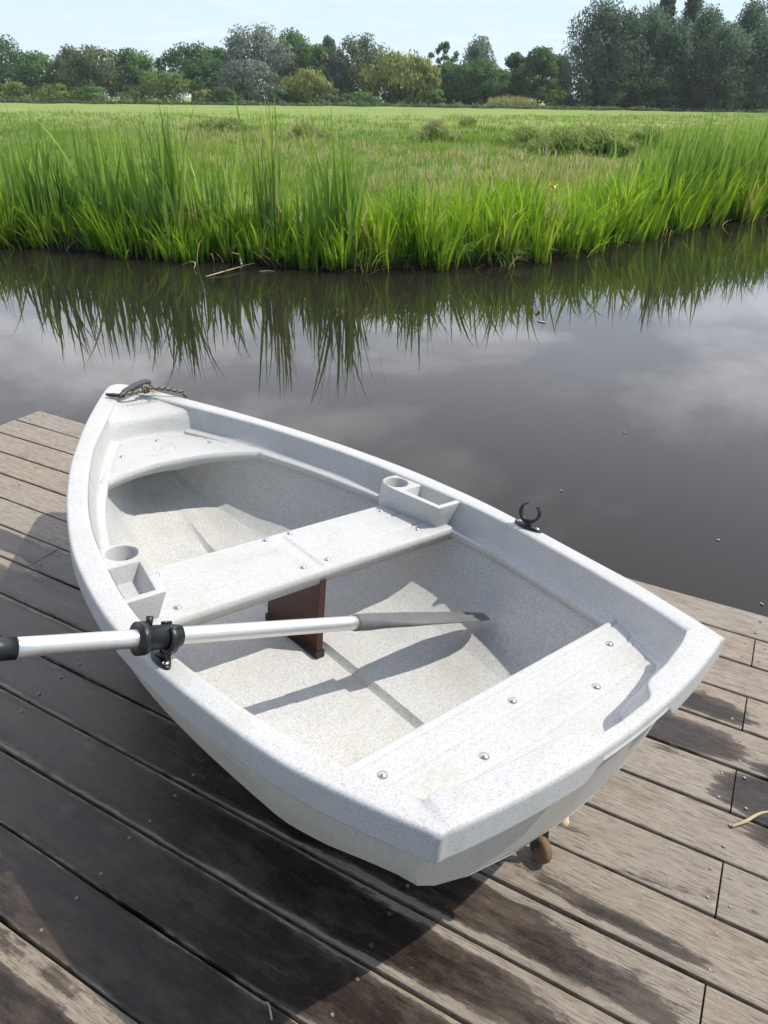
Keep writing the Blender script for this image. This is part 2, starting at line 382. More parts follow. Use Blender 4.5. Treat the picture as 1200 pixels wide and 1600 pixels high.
# taller reeds of the right hand bank, receding with the canal
n = 2100; x = 3.9+rng.gamma(2.2, 2.6, n); v = rng.gamma(1.3, .8, n)
v_, f_, a_ = blades(rooted(x, v), np.clip((x-2.8)/2.6, .40, 1)*(.85+.80*rng.random(n)), .030+.024*rng.random(n)+.0006*x, rng.normal(-.02, .13, n), np.abs(rng.normal(.05, .1, n)), segs=4, rnd=rng.random(n)*.97, seed=8)
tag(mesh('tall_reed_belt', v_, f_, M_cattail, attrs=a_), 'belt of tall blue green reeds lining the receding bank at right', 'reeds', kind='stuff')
n = 820; x = rng.uniform(-13, -4.0, n)+rng.gamma(1.5, 1.0, n)*.8; v = rng.gamma(1.4, .5, n)
v_, f_, a_ = blades(rooted(x, v), .50+.70*rng.random(n)**1.8, .026+.022*rng.random(n), rng.normal(0.02, .14, n), np.abs(rng.normal(.05, .12, n)), segs=4, rnd=rng.random(n)*.97, seed=18)
tag(mesh('cattail_belt', v_, f_, M_cattail, attrs=a_), 'loose belt of tall cattail leaves along the bank at left', 'reeds', kind='stuff')

# tall cattail clumps that rise above the fringe, each one a thing
CL = [(20, 1.62, 26), (70, 1.80, 46), (118, 1.55, 28), (152, 1.75, 34), (203, 1.62, 40), (250, 1.75, 34), (290, 1.9, 44), (345, 1.45, 26), (382, 1.4, 22), (437, 1.98, 40), (505, 1.40, 28), (545, 1.86, 44), (640, 1.30, 22), (1050, 1.75, 34), (1085, 1.65, 30), (1150, 1.75, 34)]
ORD = ['leftmost', 'second', 'third', 'fourth', 'fifth', 'sixth', 'seventh', 'eighth', 'ninth', 'tenth', 'eleventh', 'twelfth', 'thirteenth', 'fourteenth', 'fifteenth', 'rightmost']
for i, (px, hh, nb) in enumerate(CL):
    yb = 400 if px < 700 else 378
    p = onz(px, yb, WZ); x0 = p[0]*1.02; v0 = .25 + .35*random.random()
    nb = int(nb*1.2)
    r_ = np.random.default_rng(100+i)
    xx = r_.normal(0, .13, nb); vv = r_.normal(0, .12, nb)
    g0 = ground_z(np.array([x0]), np.array([v0]))[0]
    rt = np.stack([xx, vv, np.full(nb, -.03)], 1)
    hgt = hh*(.45+.58*r_.random(nb)**.9)
    vv_, ff_, aa_ = blades(rt, hgt, .028+.022*r_.random(nb), r_.normal(0, .12, nb), np.abs(r_.normal(.03, .09, nb)), segs=7, rnd=r_.random(nb)*.985, seed=200+i, twist=.8)
    o = mesh('cattail_clump', vv_, ff_, M_cattail, attrs=aa_); o.location = (x0, float(bank_y(x0))+v0, g0)
    lab = (ORD[i] + ' of the tall cattail clumps counted from the left along the far bank') if i not in (9, 11) else ('tallest cattail clump on the far bank, its tips reaching the tree line' if i == 9 else 'tall slim cattail clump standing just left of the photo middle on the far bank')
    tag(o, lab, 'reeds', 'tall cattail clumps on the far bank')

# meadow grass
def meadow_grass():
    out = []
    for nt_, per, y0, y1, hh, wd, sd in ((1500, 15, 1.2, 10, .40, .010, 11), (2300, 13, 7, 28, .46, .017, 12), (1500, 10, 24, 62, .46, .034, 13)):
        tv = y0 + (y1-y0)*rng.random(nt_)**.9; yy = tv+11; tx = rng.uniform(-.70, .80, nt_)*yy
        pt = np.sin(tx*.35+tv*.21)+np.sin(tx*.13-tv*.33+1.7)+.8*np.sin(tx*.9+tv*.6)
        trn = np.clip(.36+.13*pt+rng.normal(0, .20, nt_), 0, .74); tseed = rng.random(nt_) < np.clip(.12+.40*np.sin(tx*.22+tv*.15-.6)+.34*((tx > .5) & (tv < 18) & (tv > 2)), .02, .85)
        th_ = hh*(.40+.75*rng.random(nt_)**1.3)*(1+.16*pt); th_ = np.where(tseed, th_*1.12+.06, th_)
        R_ = lambda a: np.repeat(a, per)
        n = nt_*per; sg = .05+.006*R_(yy)
        x = R_(tx)+rng.normal(0, 1, n)*sg; v = np.maximum(R_(tv)+rng.normal(0, 1, n)*sg, .6)
        sd_ = R_(tseed) & (rng.random(n) < .55)
        rn = np.where(sd_, .84+.16*rng.random(n), np.clip(R_(trn)+rng.normal(0, .07, n), 0, .76))
        h = np.clip(R_(th_)*(.6+.4*rng.random(n)), .1, 1.1)
        out.append(blades(rooted(x, v), h, wd*(.6+.8*rng.random(n)), rng.normal(0, .26, n), np.abs(rng.normal(.15, .25, n)), segs=3, rnd=rn, seed=sd))
    for n, y0, y1, hh, wd, sd in ((9000, 1.0, 10, .30, .009, 21), (11000, 7, 28, .30, .016, 22), (6000, 24, 62, .30, .03, 23)):
        v = y0 + (y1-y0)*rng.random(n)**.9; x = rng.uniform(-.68, .78, n)*(v+11)
        out.append(blades(rooted(x, v), hh*(.4+.6*rng.random(n)), wd*(.6+.7*rng.random(n)), rng.normal(0, .3, n), np.abs(rng.normal(.2, .25, n)), segs=3, rnd=np.clip(rng.normal(.42, .2, n), 0, .74), seed=sd))
    n = 700; x = rng.choice([-2.1, -1.3, -3.4, -2.6, 2.3], n)+rng.normal(0, .33, n); v = rng.uniform(.5, 1.5, n)     # pale dead litter behind the cattails
    out.append(blades(rooted(x, v)+V3(0, 0, .12)*rng.random(n)[:, None], .28+.3*rng.random(n), .018, rng.normal(0, 1.0, n), .4, segs=3, rnd=.93+.07*rng.random(n), seed=24))
    return merge(out)
v_, f_, a_ = meadow_grass()
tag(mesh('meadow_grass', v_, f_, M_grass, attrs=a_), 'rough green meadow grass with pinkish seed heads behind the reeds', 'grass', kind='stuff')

# ------------------------------------------------------------------ leaf clouds: trees, bushes, weeds
def leaf_mat(name, dark, light, trans=.33):
    t = NT(name); r = t.attr('rnd')
    col = t.mix(r, dark, light)
    a = t.bsdf(col, .8, spec=.10, link=False); tr = t.n('ShaderNodeBsdfTranslucent'); t.l(col, tr.inputs[0])
    mx_ = t.n('ShaderNodeMixShader'); mx_.inputs[0].default_value = trans
    t.l(a, mx_.inputs[1]); t.l(tr.outputs[0], mx_.inputs[2]); t.l(mx_.outputs[0], t.out.inputs[0]); return t.m
LM = dict(weed=leaf_mat('leaf_weed', (.13, .19, .06), (.27, .31, .13), .4), dark=leaf_mat('leaf_dark_green', (.055, .125, .045), (.115, .215, .065)),
          mid=leaf_mat('leaf_mid_green', (.08, .17, .045), (.15, .265, .07)),
          olive=leaf_mat('leaf_olive', (0.104, 0.152, 0.067), (0.183, 0.232, 0.11)),
          silver=leaf_mat('leaf_silver_willow', (0.14, 0.189, 0.14), (0.248, 0.302, 0.227)),
          yellow=leaf_mat('leaf_yellow_willow', (0.205, 0.248, 0.065), (0.356, 0.389, 0.119)),
          light=leaf_mat('leaf_light_green', (0.13, 0.205, 0.054), (0.216, 0.302, 0.081)),
          blue=leaf_mat('leaf_blue_green', (.075, .14, .082), (.145, .22, .125)),
          poplar=leaf_mat('leaf_poplar', (0.063, 0.116, 0.076), (0.116, 0.177, 0.104)))
M_bark = mat_plain('bark', (.075, .060, .045), .9, 0, .5, 12, .4)
def leaves(cent, rad, per, size, seed, weep=0, asp=1.6, up=.0):
    r = np.random.default_rng(seed); n = len(cent)*per
    c = np.repeat(cent, per, 0); R_ = np.repeat(rad, per, 0)
    d = r.normal(size=(n, 3)); d /= np.linalg.norm(d, axis=1)[:, None]
    p = c + d*R_*(r.random(n)**.4)[:, None]
    if weep: p[:, 2] -= weep*r.random(n)*R_[:, 2]*1.2
    a = r.normal(size=(n, 3)); a[:, 2] = a[:, 2]*(1 if not weep else .3) + (2.2*weep if weep else 0) + up
    a /= np.linalg.norm(a, axis=1)[:, None]
    b = np.cross(a, r.normal(size=(n, 3))); b /= np.linalg.norm(b, axis=1)[:, None]+1e-9
    s = size*(.6+.8*r.random(n))[:, None]
    nq = (p-c)/R_; nq /= np.linalg.norm(nq, axis=1)[:, None]+1e-9
    mid_c = cent.mean(0); cr_ = p-mid_c; cr_ = cr_/(np.abs(cent-mid_c).max(0)+1e-6); cr_ /= np.linalg.norm(cr_, axis=1)[:, None]+1e-9
    nq = nq*.75+cr_*.6+V3(0, 0, .2)+r.normal(0, .22, (n, 3)); nq /= np.linalg.norm(nq, axis=1)[:, None]
    fl = np.sign(np.einsum('ij,ij->i', np.cross(a, b), nq)); fl[fl == 0] = 1; b = b*fl[:, None]
    P = np.stack([p-a*s*asp*.5, p-b*s*.5, p+a*s*asp*.5, p+b*s*.5], 1)
    gn = np.cross(P[:, 1]-P[:, 0], P[:, 2]-P[:, 0]); flip = np.einsum('ij,ij->i', gn, nq) < 0
    P[flip] = P[flip][:, ::-1]; P = P.reshape(-1, 3)
    F = np.arange(n*4).reshape(n, 4)
    cl = np.repeat(r.random(len(cent)), per)
    rn = np.clip(.55*cl+.45*r.random(n), 0, 1)
    return P, F, {'rnd': np.repeat(rn, 4), '_n': np.repeat(nq, 4, 0)}
def tree(name, label, px, top, wpx, kind, shape='round', D=150, base_frac=.14, group=None, base=None, nclump=46, per=70, leaf=None, cat='tree'):
    """px, top, wpx: where the tree stands, its top and its crown's width as seen in the photo; D: its distance"""
    x = at_y(px, 160, D)[0]; v = D-float(bank_y(x)); gz = float(ground_z(np.array([x]), np.array([v]))[0])
    if base is not None: gz = base
    ht = at_y(px, top, D)[2]-gz; wd = wpx/FPX*D*(1.5 if shape == 'tall' and D < 140 else 1.14 if D > 100 else 1.25)
    sd = abs(hash((px, top, wpx))) % 9973; r = np.random.default_rng(sd)
    root = empty(name, (x, D, gz))
    u = r.random(nclump); th = r.uniform(0, 2*PI, nclump)
    if shape == 'column':
        z = base_frac*.4+(1-base_frac*.4)*u; env = np.sin(np.clip(z*1.02, 0, 1)*PI)**.5*.9+.05
    elif shape == 'tall':
        z = .04+.94*u; env = np.clip(1.12-(z**2.6)*.95, .1, 1)*np.clip(.55+z*2, 0, 1)
    elif shape == 'weed':
        z = .02+.93*u**1.4; env = 1.08-.62*z
    elif shape == 'bush':
        z = .05+.85*u; env = np.sqrt(np.clip(1-(z*.98)**2, .02, 1))
    else:
        z = base_frac+(1-base_frac)*u; q = (z-base_frac)/(1-base_frac); env = np.sqrt(np.clip(1-((q-.42)/.62)**2, .02, 1))
    rr = wd*.5*env*np.sqrt(r.random(nclump))*.90*(.8+.35*r.random(nclump))
    cent = np.stack([rr*np.cos(th), rr*np.sin(th), z*ht*.95], 1)
    cs = (wd*.5)*(.22+.16*r.random(nclump)) if shape != 'column' else wd*.5*(.4+.25*r.random(nclump))
    if shape in ('sparse', 'weed'): cs = cs*.62
    vz = {'tall': 1.5, 'column': 2.2}.get(shape, .8)
    rad = np.stack([cs, cs, cs*vz], 1); rad[:, 2] = np.minimum(rad[:, 2], ht*.16)
    weep = 1.0 if shape == 'weep' else 0
    lf = leaf or (.00165*D if D > 60 else .12)
    P, F, A = leaves(cent, rad, per, lf, sd, weep, 2.4 if weep else 1.6, 1.2 if shape in ('tall', 'column') else 1.6 if shape == 'weed' else 0)
    P[:, 2] = np.maximum(P[:, 2], .02)
    mesh('crown', P, F, LM[kind], root, smooth=False, attrs=A)
    if cat == 'tree':
        tr = max(.10, wd*.022); parts = [tube([(0, 0, -.1), (.02*wd, 0, ht*.25), (-.02*wd, .02*wd, ht*.5), (0, 0, ht*.82)], [tr*1.5, tr, tr*.7, tr*.2], 7)]
        for k in range(6):
            z0 = ht*(.22+.09*k); e = cent[r.integers(nclump)]; parts.append(tube([(0, 0, z0), tuple(.5*e+V3(0, 0, .5*z0)), tuple(e)], [tr*.5, tr*.3, tr*.08], 5))
        mesh('trunk', *join(parts), M_bark, root)
    tag(root, label, cat, group); return root
GT = 'trees along the far edge of the meadow'
T = [
 ('leafy_tree', 'tall dark green tree cut by the left edge of the photo', 8, 54, 78, 'dark', 'round', 152),
 ('leafy_tree', 'dark green rounded tree second from the left edge', 66, 84, 86, 'mid', 'round', 160),
 ('leafy_tree', 'narrow dark grey green tree left of the olive tree', 117, 76, 54, 'olive', 'round', 156),
 ('leafy_tree', 'dense olive green tree with an even dome above pale bushes', 156, 75, 74, 'olive', 'round', 148),
 ('leafy_tree', 'mid green round tree above the wide pale green bushes', 213, 79, 66, 'mid', 'round', 152),
 ('leafy_tree', 'thin small tree peeping between two round crowns', 256, 90, 30, 'dark', 'sparse', 165),
 ('leafy_tree', 'dark green broad tree left of the silver willow', 302, 73, 78, 'dark', 'round', 152),
 ('leafy_tree', 'uneven dark tree touching the left side of the silver willow', 342, 76, 50, 'dark', 'round', 158),
 ('willow_tree', 'large silver grey willow, highest crown of the left half', 402, 45, 92, 'silver', 'round', 146),
 ('willow_tree', 'lower silver willow in front of the large silver one', 384, 98, 74, 'silver', 'round', 138),
 ('leafy_tree', 'broad green tree right of the silver willow', 458, 51, 70, 'mid', 'round', 156),
 ('leafy_tree', 'dark green tree beside a thin bright green one', 484, 64, 60, 'dark', 'round', 152),
 ('leafy_tree', 'thin bright green tree at the edge of a dark crown', 507, 74, 18, 'light', 'tall', 150),
 ('willow_tree', 'small yellow green weeping willow in front of the dark tree', 478, 109, 66, 'yellow', 'weep', 138),
 ('leafy_tree', 'spiky grey green tree behind the others left of the middle', 517, 61, 34, 'blue', 'tall', 162),
 ('leafy_tree', 'pale grey green tree standing left of the grey willow', 532, 80, 40, 'silver', 'tall', 150),
 ('willow_tree', 'wide grey olive willow in the middle of the tree line', 568, 57, 78, 'olive', 'round', 150),
 ('willow_tree', 'wide yellow weeping willow, brightest tree of the line', 624, 84, 96, 'yellow', 'weep', 144),
 ('willow_tree', 'narrow yellow willow at the right side of the wide yellow one', 658, 88, 42, 'yellow', 'weep', 143),
 ('leafy_tree', 'lone dark airy tree with layered branches and gaps', 691, 60, 42, 'dark', 'sparse', 158),
 ('leafy_tree', 'pale grey green tree behind the dark round tree', 741, 62, 54, 'silver', 'tall', 164),
 ('leafy_tree', 'bright green tree half hidden behind the dark round one', 700, 101, 44, 'mid', 'round', 150),
 ('leafy_tree', 'dark green dense round tree between two lighter ones', 738, 93, 66, 'dark', 'round', 144),
 ('leafy_tree', 'light green small tree right of the dark round tree', 775, 110, 40, 'mid', 'round', 147),
 ('leafy_tree', 'narrow dark green tree left of the round roadside one', 804, 84, 38, 'dark', 'round', 152),
 ('leafy_tree', 'dark green round tree just left of the tall willow wood', 839, 76, 54, 'dark', 'round', 146),
 ('leafy_tree', 'slim grey green tree squeezed beside the tall wood', 872, 86, 32, 'blue', 'tall', 154),
 ('willow_tree', 'tall blue green willow forming the left end of the tall wood', 921, 4, 66, 'blue', 'tall', 138),
 ('willow_tree', 'bluish willow with a ragged top, second of the tall wood', 962, 16, 58, 'blue', 'tall', 136),
 ('willow_tree', 'bluish willow directly below the left dark poplar', 1000, 12, 56, 'blue', 'tall', 137),
 ('poplar_tree', 'dark slim poplar, left one of the two rising out of the photo', 1016, -38, 22, 'poplar', 'column', 150),
 ('poplar_tree', 'dark slim poplar, right one of the two rising out of the photo', 1055, -52, 24, 'poplar', 'column', 150),
 ('willow_tree', 'bluish willow standing between and below the two dark poplars', 1038, 32, 52, 'blue', 'tall', 136),
 ('willow_tree', 'blue green willow with a thin leaning top right of the poplars', 1086, 16, 56, 'blue', 'tall', 137),
 ('willow_tree', 'broad silver blue willow bulging low in front of the tall wood', 1116, 42, 62, 'blue', 'tall', 131),
 ('willow_tree', 'high pale willow with a pointed top near the right edge', 1148, 6, 58, 'blue', 'tall', 136),
 ('willow_tree', 'ragged bluish willow cut by the right edge of the photo', 1196, 22, 60, 'blue', 'tall', 136),
 ('willow_tree', 'lower blue green willow second from the right edge', 1174, 50, 52, 'blue', 'tall', 132),
]
for a in T:
    big = a[6] == 'tall' and a[7] < 140
    tree(a[0], a[1], a[2], a[3], a[4], a[5], a[6], a[7], group=GT, nclump=110 if big else (34 if a[6] == 'sparse' else 64), per=150 if big else (80 if a[6] == 'sparse' else 150))
BU = [('pale green bush at the foot of the trees on the far left', 22, 126, 56, 'light'), ('low pale bush below the narrow grey tree', 92, 128, 70, 'light'), ('rounded pale bush beneath the olive tree', 140, 132, 60, 'mid'),
      ('wide pale green bush, biggest of the bushes at the left', 233, 108, 70, 'light'), ('pale green bush right of the biggest bush', 274, 106, 56, 'light'), ('yellow green low shrub beneath the dark broad tree', 320, 138, 34, 'yellow'),
      ('dark low bush under the large silver willow', 352, 134, 48, 'dark'), ('grey low bush right of the lower silver willow', 432, 136, 44, 'blue'), ('grey green low bush below the small weeping willow', 520, 146, 50, 'blue'),
      ('low green bush beneath the grey olive willow', 562, 142, 60, 'mid'), ('dark low bush right of the yellow willow', 680, 140, 30, 'mid'), ('pale low bush between the round tree and the tall wood', 872, 140, 40, 'light'),
      ('dark undergrowth bush at the left end of the tall wood', 905, 122, 44, 'dark'), ('dark undergrowth bush below the second willow of the tall wood', 958, 118, 66, 'dark'), ('dark undergrowth bush below the two poplars', 1030, 116, 84, 'dark'),
      ('dark undergrowth bush below the broad silver blue willow', 1108, 118, 84, 'dark'), ('dark undergrowth bush near the right edge of the tall wood', 1180, 118, 80, 'dark')]
for lab, px, top, wpx, kd in BU:
    tree('bush', lab, px, top, wpx, kd, 'bush', 134 if kd != 'dark' else 133, group='bushes at the foot of the far trees', nclump=30, per=60, cat='bush')
# hedge that runs along the foot of the tree line
def hedge():
    n = 700; px = rng.uniform(-60, 1290, n); D = 128+rng.normal(0, .8, n); x = np.array([at_y(p, 160, d)[0] for p, d in zip(px, D)])
    z = ground_z(x, D-bank_y(x)); h = .25+.45*rng.random(n)+.9*(rng.random(n) < .12)*rng.random(n)
    P, F, A = leaves(np.stack([x, D, z+.25*h], 1), np.stack([.9*np.ones(n), .6*np.ones(n), h*.5], 1), 40, .20, 77); return P, F, A
P, F, A = hedge(); tag(mesh('hedge', P, F, LM['olive'], smooth=False, attrs=A), 'low dull green hedge growing along the far edge of the meadow', 'hedge')
# pale dry reeds by the round tree
n = 900; px = rng.uniform(762, 838, n); D = 131.0; x = np.array([at_y(p, 160, D)[0] for p in px]); z = ground_z(x, D-bank_y(x))
v_, f_, a_ = blades(np.stack([x, D+rng.normal(0, .6, n), z], 1), (1.3+.8*rng.random(n))*np.clip(1.2-np.abs(x-x.mean())/9, .3, 1), .07, rng.normal(0, .12, n), .1, segs=3, rnd=.74+.14*rng.random(n), seed=31)
tag(mesh('dry_reed_patch', v_, f_, M_grass, attrs=a_), 'pale straw coloured dry reeds below the round tree left of the tall wood', 'reeds', kind='stuff')
# weed clumps out in the meadow
WD = [('leafy dark green thicket of nettles in the middle of the meadow', 925, 184, 60, 'weed', 31), ('lower thicket joined to the left side of the nettle thicket', 880, 189, 44, 'weed', 31), ('brownish upright dock clump right of the meadow middle', 682, 178, 34, 'weed', 36), ('small brownish dock clump above the reeds left of the middle', 478, 177, 30, 'weed', 36), ('low weed tuft right of the nettle thicket', 968, 191, 30, 'weed', 30), ('tiny weed tuft standing alone on the mown field', 731, 168, 9, 'weed', 56), ('low weed patch at the left part of the meadow', 345, 177, 46, 'weed', 44), ('low pale weed clump left of the thickets', 820, 189, 34, 'weed', 34), ('low dark weeds at the foot of the right hand reeds', 1020, 188, 30, 'weed', 34)]
M_weed = blade_mat('weed_leaf', [(0., (.10, .19, .04)), (.6, (.17, .28, .06)), (.85, (.24, .32, .10)), (1., (.34, .30, .17))], (.08, .13, .035), .4)
for qi, (lab, px, top, wpx, kd, D) in enumerate(WD):
    x0 = at_y(px, 170, D)[0]; v0 = D-float(bank_y(x0)); gz = float(ground_z(np.array([x0]), np.array([v0]))[0])
    ht = max(.35, (at_y(px, top, D)[2]-gz)*.66); wd_ = wpx/FPX*D*1.35; r_ = np.random.default_rng(500+qi); nb = int(260*wd_**.7)
    xx = r_.normal(0, wd_*.30, nb); yy_ = r_.normal(0, .8, nb); hm = ht*np.clip(1.08-(np.abs(xx)/(wd_*.62))**2*.7, .3, 1.1)
    lump = .72+.28*np.sin(xx*5+qi); rt = np.stack([xx, yy_, np.full(nb, -.02)], 1)
    a1 = blades(rt, hm*lump*(.5+.5*r_.random(nb)), .05+.05*r_.random(nb), r_.normal(0, .20, nb), np.abs(r_.normal(.1, .15, nb)), segs=4, rnd=np.clip(r_.random(nb)*.9+(.12 if 'brown' in lab else 0), 0, 1), seed=600+qi)
    nl = nb*5; k_ = r_.integers(0, nb, nl); zf = r_.random(nl)**.8
    rl = np.stack([xx[k_]+r_.normal(0, .05, nl), yy_[k_]+r_.normal(0, .05, nl), hm[k_]*lump[k_]*zf*.9], 1)
    a2 = blades(rl, .13+.13*r_.random(nl), .05+.04*r_.random(nl), r_.normal(0, 1.1, nl), r_.normal(.2, .3, nl), segs=2, rnd=np.clip(.25+.6*zf+r_.normal(0, .12, nl)+(.15 if 'brown' in lab else 0), 0, 1), seed=700+qi)
    vv_, ff_, aa_ = merge([a1, a2]); aa_['hgt'] = np.maximum(aa_['hgt'], .25)
    o = mesh('weed_clump', vv_, ff_, M_weed, attrs=aa_); o.location = (x0, D, gz); tag(o, lab, 'weeds', 'weed clumps in the meadow')
# yellow iris flower among the reeds
p = onz(872, 415, WZ); ix, iv = p[0], .55; iz = float(ground_z(np.array([ix]), np.array([iv]))[0]); root = empty('iris_flower', (ix, float(bank_y(ix))+iv, iz))
top = at_y(872, 293, float(bank_y(ix))+iv)[2]-iz
M_pet = mat_plain('yellow_petal', (.75, .52, .02), .5); M_stem = mat_plain('green_stem', (.07, .15, .03), .6)
parts = []
for k in range(6):
    a = k*PI/3; dr = -.012 if k % 2 else .03
    c = [V3(0, 0, 0), V3(math.cos(a)*.034, math.sin(a)*.034, .018), V3(math.cos(a)*.07, math.sin(a)*.07, dr*1.6)]
    parts.append(tube(c, [.006, .027, .006], 8, flat=.25))
mesh('petals', *join(parts), M_pet, root).location = (0, 0, top)
mesh('stem', *tube([(0, 0, -.02), (.01, 0, top*.5), (0, 0, top)], [.006, .005, .004], 8), M_stem, root)
tag(root, 'single yellow iris flower among the bright reeds right of the middle', 'flower')
# broken pale stalks lying at the water's edge
M_dry = mat_plain('dry_stalk', (.46, .38, .22), .8, 0, .3, 60, .3)
def stalk(name, lab, pts, rad, cat='reed stalk', group=None, mat=None):
    P_ = resample(catmull(pts), 40); o = mesh(name, *tube(P_, np.interp(np.linspace(0, 1, 40), [0, .3, 1], [rad*.7, rad, rad*.25]), 8, flat=.4), mat or M_dry); tag(o, lab, cat, group); return o
def wl(px, py, dz=0.): return onz(px, py, WZ+dz)
G = 'broken pale reed stalks at the water line'
stalk('fallen_reed', 'long pale broken reed lying on the water below the bank', [wl(322, 432, .01), wl(350, 424, .03), wl(385, 414, .05), wl(398, 411, .1)], .016, group=G)
stalk('fallen_reed', 'pale reed standing bent at the water edge with a dried brown sheath', [wl(378, 414, .0), wl(374, 400, .1), wl(366, 396, .28), wl(362, 395, .42)], .022, group=G)
stalk('fallen_reed', 'short curled pale reed at the left of the long broken one', [wl(285, 414, .0), wl(297, 409, .07), wl(305, 411, .07), wl(303, 420, .01)], .014, group=G)
stalk('fallen_reed', 'thin pale reed floating flat right of the long broken one', [wl(405, 424, .008), wl(418, 423, .012), wl(430, 424, .008)], .010, group=G)
# floating bits
M_bit = mat_plain('floating_leaf', (.40, .36, .24), .7)
for lab, px, py, r0 in (('yellow leaf floating on the water below the green reeds', 846, 503, .035), ('small pale speck floating on the water above the open oarlock', 877, 767, .007), ('tiny pale speck floating near the deck edge at right', 1190, 944, .007), ('tiny pale speck floating on the dark water right of the oarlock', 1122, 844, .007), ('tiny pale speck floating at the right part of the canal', 975, 676, .007)):
    a = np.linspace(0, 2*PI, 9)[:-1]; rr = r0*(.7+.5*rng.random(8)); pl = np.stack([rr*np.cos(a)*1.4, rr*np.sin(a)*.8], 1)
    o = mesh('floating_leaf', *extrude(pl, 0, .004), M_bit); q = wl(px, py, .002); o.location = q; o.rotation_euler = (.08, .05, rng.random()*3); tag(o, lab, 'leaf', 'bits floating on the water')
# ------------------------------------------------------------------ wooden jetty
BD = V3(-.8791521, .47654126, 0); BN = V3(.47654126, .8791521, 0)
PITCHW = .0985*1.55; N0 = .3435*1.55; BEND = 3.522
def deck_pt(b, k, z=0): return BD*b + BN*(N0+k*PITCHW) + V3(0, 0, z)
# wet stains: b, k, half lengths along b and k, strength
WETS = [(2.55, 5.52, .30, .27, 1.4), (1.85, 5.5, .39, .75, 1.3), (1.75, 4.35, 1.2, .36, 1.2), (1.6, 3.4, 1.1, .50, 1.2), (1.3, 2.5, 1.05, .50, 1.2), (1.0, 1.5, .78, .47, 1.2), (1.35, 1.6, .7, .45, 1.1), (.9, .45, .75, .50, 1.25), (1.5, .5, .8, .55, 1.2), (.95, -.5, .9, .52, 1.25), (.3, .5, .3, .46, 1.05), (.1, -.4, .7, .50, 1.1), (1.0, -1.78, .55, .30, 1.15), (.95, -2.5, .8, .5, 1.2), (-.1, -1.5, .6, .5, 1.1),
        (.55, 1.5, .20, .34, 1.0), (.25, 1.42, .26, .17, 1.0), (.02, 1.36, .18, .12, .8),
        (.05, 2.38, .19, .30, .9), (-.12, 2.25, .1, .25, .75), (-.04, 3.22, .17, .16, .85), (-.13, 2.93, .1, .14, .7), (-.11, 4.10, .12, .13, .85), (-.19, 4.3, .05, .3, .55), (-.32, 4.35, .10, .22, .55), (-.05, 7.30, .17, .42, 1.1), (-.10, 8.28, .17, .36, .9), (.05, 8.1, .16, .25, .8), (-.19, 5.2, .04, .1, .5), (-.21, 6.25, .04, .12, .5), (-.4, 6.5, .16, .7, 1.4), (-.17, 10.2, .03, .5, .45), (.62, 2.4, .2, .35, .6)]
def wetness(b, k):
    wv_ = np.zeros_like(b)
    for b0, k0, rb, rk, s in WETS:
        d = np.sqrt(((b-b0)/rb)**2 + ((k-k0)/rk)**2); wv_ = np.maximum(wv_, s*np.clip(1.32-.62*d, 0, 1)**1.0*np.where(d < 2.2, 1, 0))
    return wv_
t = NT('weathered_deck_wood'); v = t.coord()
rnd = t.n('ShaderNodeObjectInfo').outputs['Random']
off = t.n('ShaderNodeCombineXYZ'); t.l(t.math('MULTIPLY', rnd, 37.), off.inputs[0]); t.l(t.math('MULTIPLY', rnd, 91.), off.inputs[1])
va = t.n('ShaderNodeVectorMath', operation='ADD'); t.l(v, va.inputs[0]); t.l(off.outputs[0], va.inputs[1]); vv = va.outputs[0]
fine = t.noise(t.mapv(vv, (6, 85, 8)), 3.2, 7, .80, dist=.45)
mid = t.noise(t.mapv(vv, (2.6, 22, 2)), 2.6, 7, .72, dist=.8)
blot = t.noise(t.mapv(vv, (1, 2.2, 1)), 5.5, 5, .62)
streak = t.noise(t.mapv(vv, (3.2, 95, 3)), 2.0, 5, .7)
dry = t.mix(t.ramp(mid, [(.3, 0.), (.72, 1.)]), (.385, .33, .26), (.235, .187, .14))
dry = t.mix(t.ramp(rnd, [(0., 0.), (1., .55)]), dry, (.30, .28, .25))
dry = t.mix(t.ramp(fine, [(.38, .85), (.50, .15), (.6, 0.)]), dry, (.095, .075, .058))
dry = t.mix(t.ramp(blot, [(.56, 0.), (.74, .5)]), dry, (.16, .115, .088))
dry = t.mix(t.ramp(streak, [(.595, 0.), (.65, .85)]), dry, (.06, .048, .04))
pale = t.ramp(t.noise(t.mapv(vv, (9, 30, 1), rot=(0, 0, .6)), 2.4, 5, .8), [(.60, 0.), (.68, .55)]); dry = t.mix(pale, dry, (.48, .43, .35))
scr = t.ramp(t.noise(t.mapv(vv, (3, 110, 1), rot=(0, 0, -.9)), 1.6, 3, .7), [(.66, 0.), (.69, .55)]); dry = t.mix(scr, dry, (.50, .45, .38))
por = t.ramp(t.vor(t.mapv(vv, (40, 160, 40)), 3.0), [(.03, .7), (.10, 0.)]); dry = t.mix(por, dry, (.10, .078, .06))
wa = t.attr('wet'); ed = t.attr('edge')
wn1 = t.noise(t.mapv(vv, (3, 20, 3)), 2.2, 6, .7); wn2 = t.noise(vv, 7, 5, .65)
wsum = t.math('ADD', wa, t.math('MULTIPLY', t.math('SUBTRACT', wn1, .5), .75)); wsum = t.math('ADD', wsum, t.math('MULTIPLY', t.math('SUBTRACT', wn2, .5), .55))
wsum = t.math('SUBTRACT', wsum, t.math('MULTIPLY', ed, .35))
wet = t.ramp(wsum, [(.58, 0.), (.66, .8), (.85, 1.)])
wcol = t.mix(t.ramp(mid, [(.3, 0.), (.7, 1.)]), (.010, .0075, .006), (.034, .023, .017)); wcol = t.mix(t.ramp(fine, [(.36, .7), (.52, 0.)]), wcol, (.008, .006, .005))
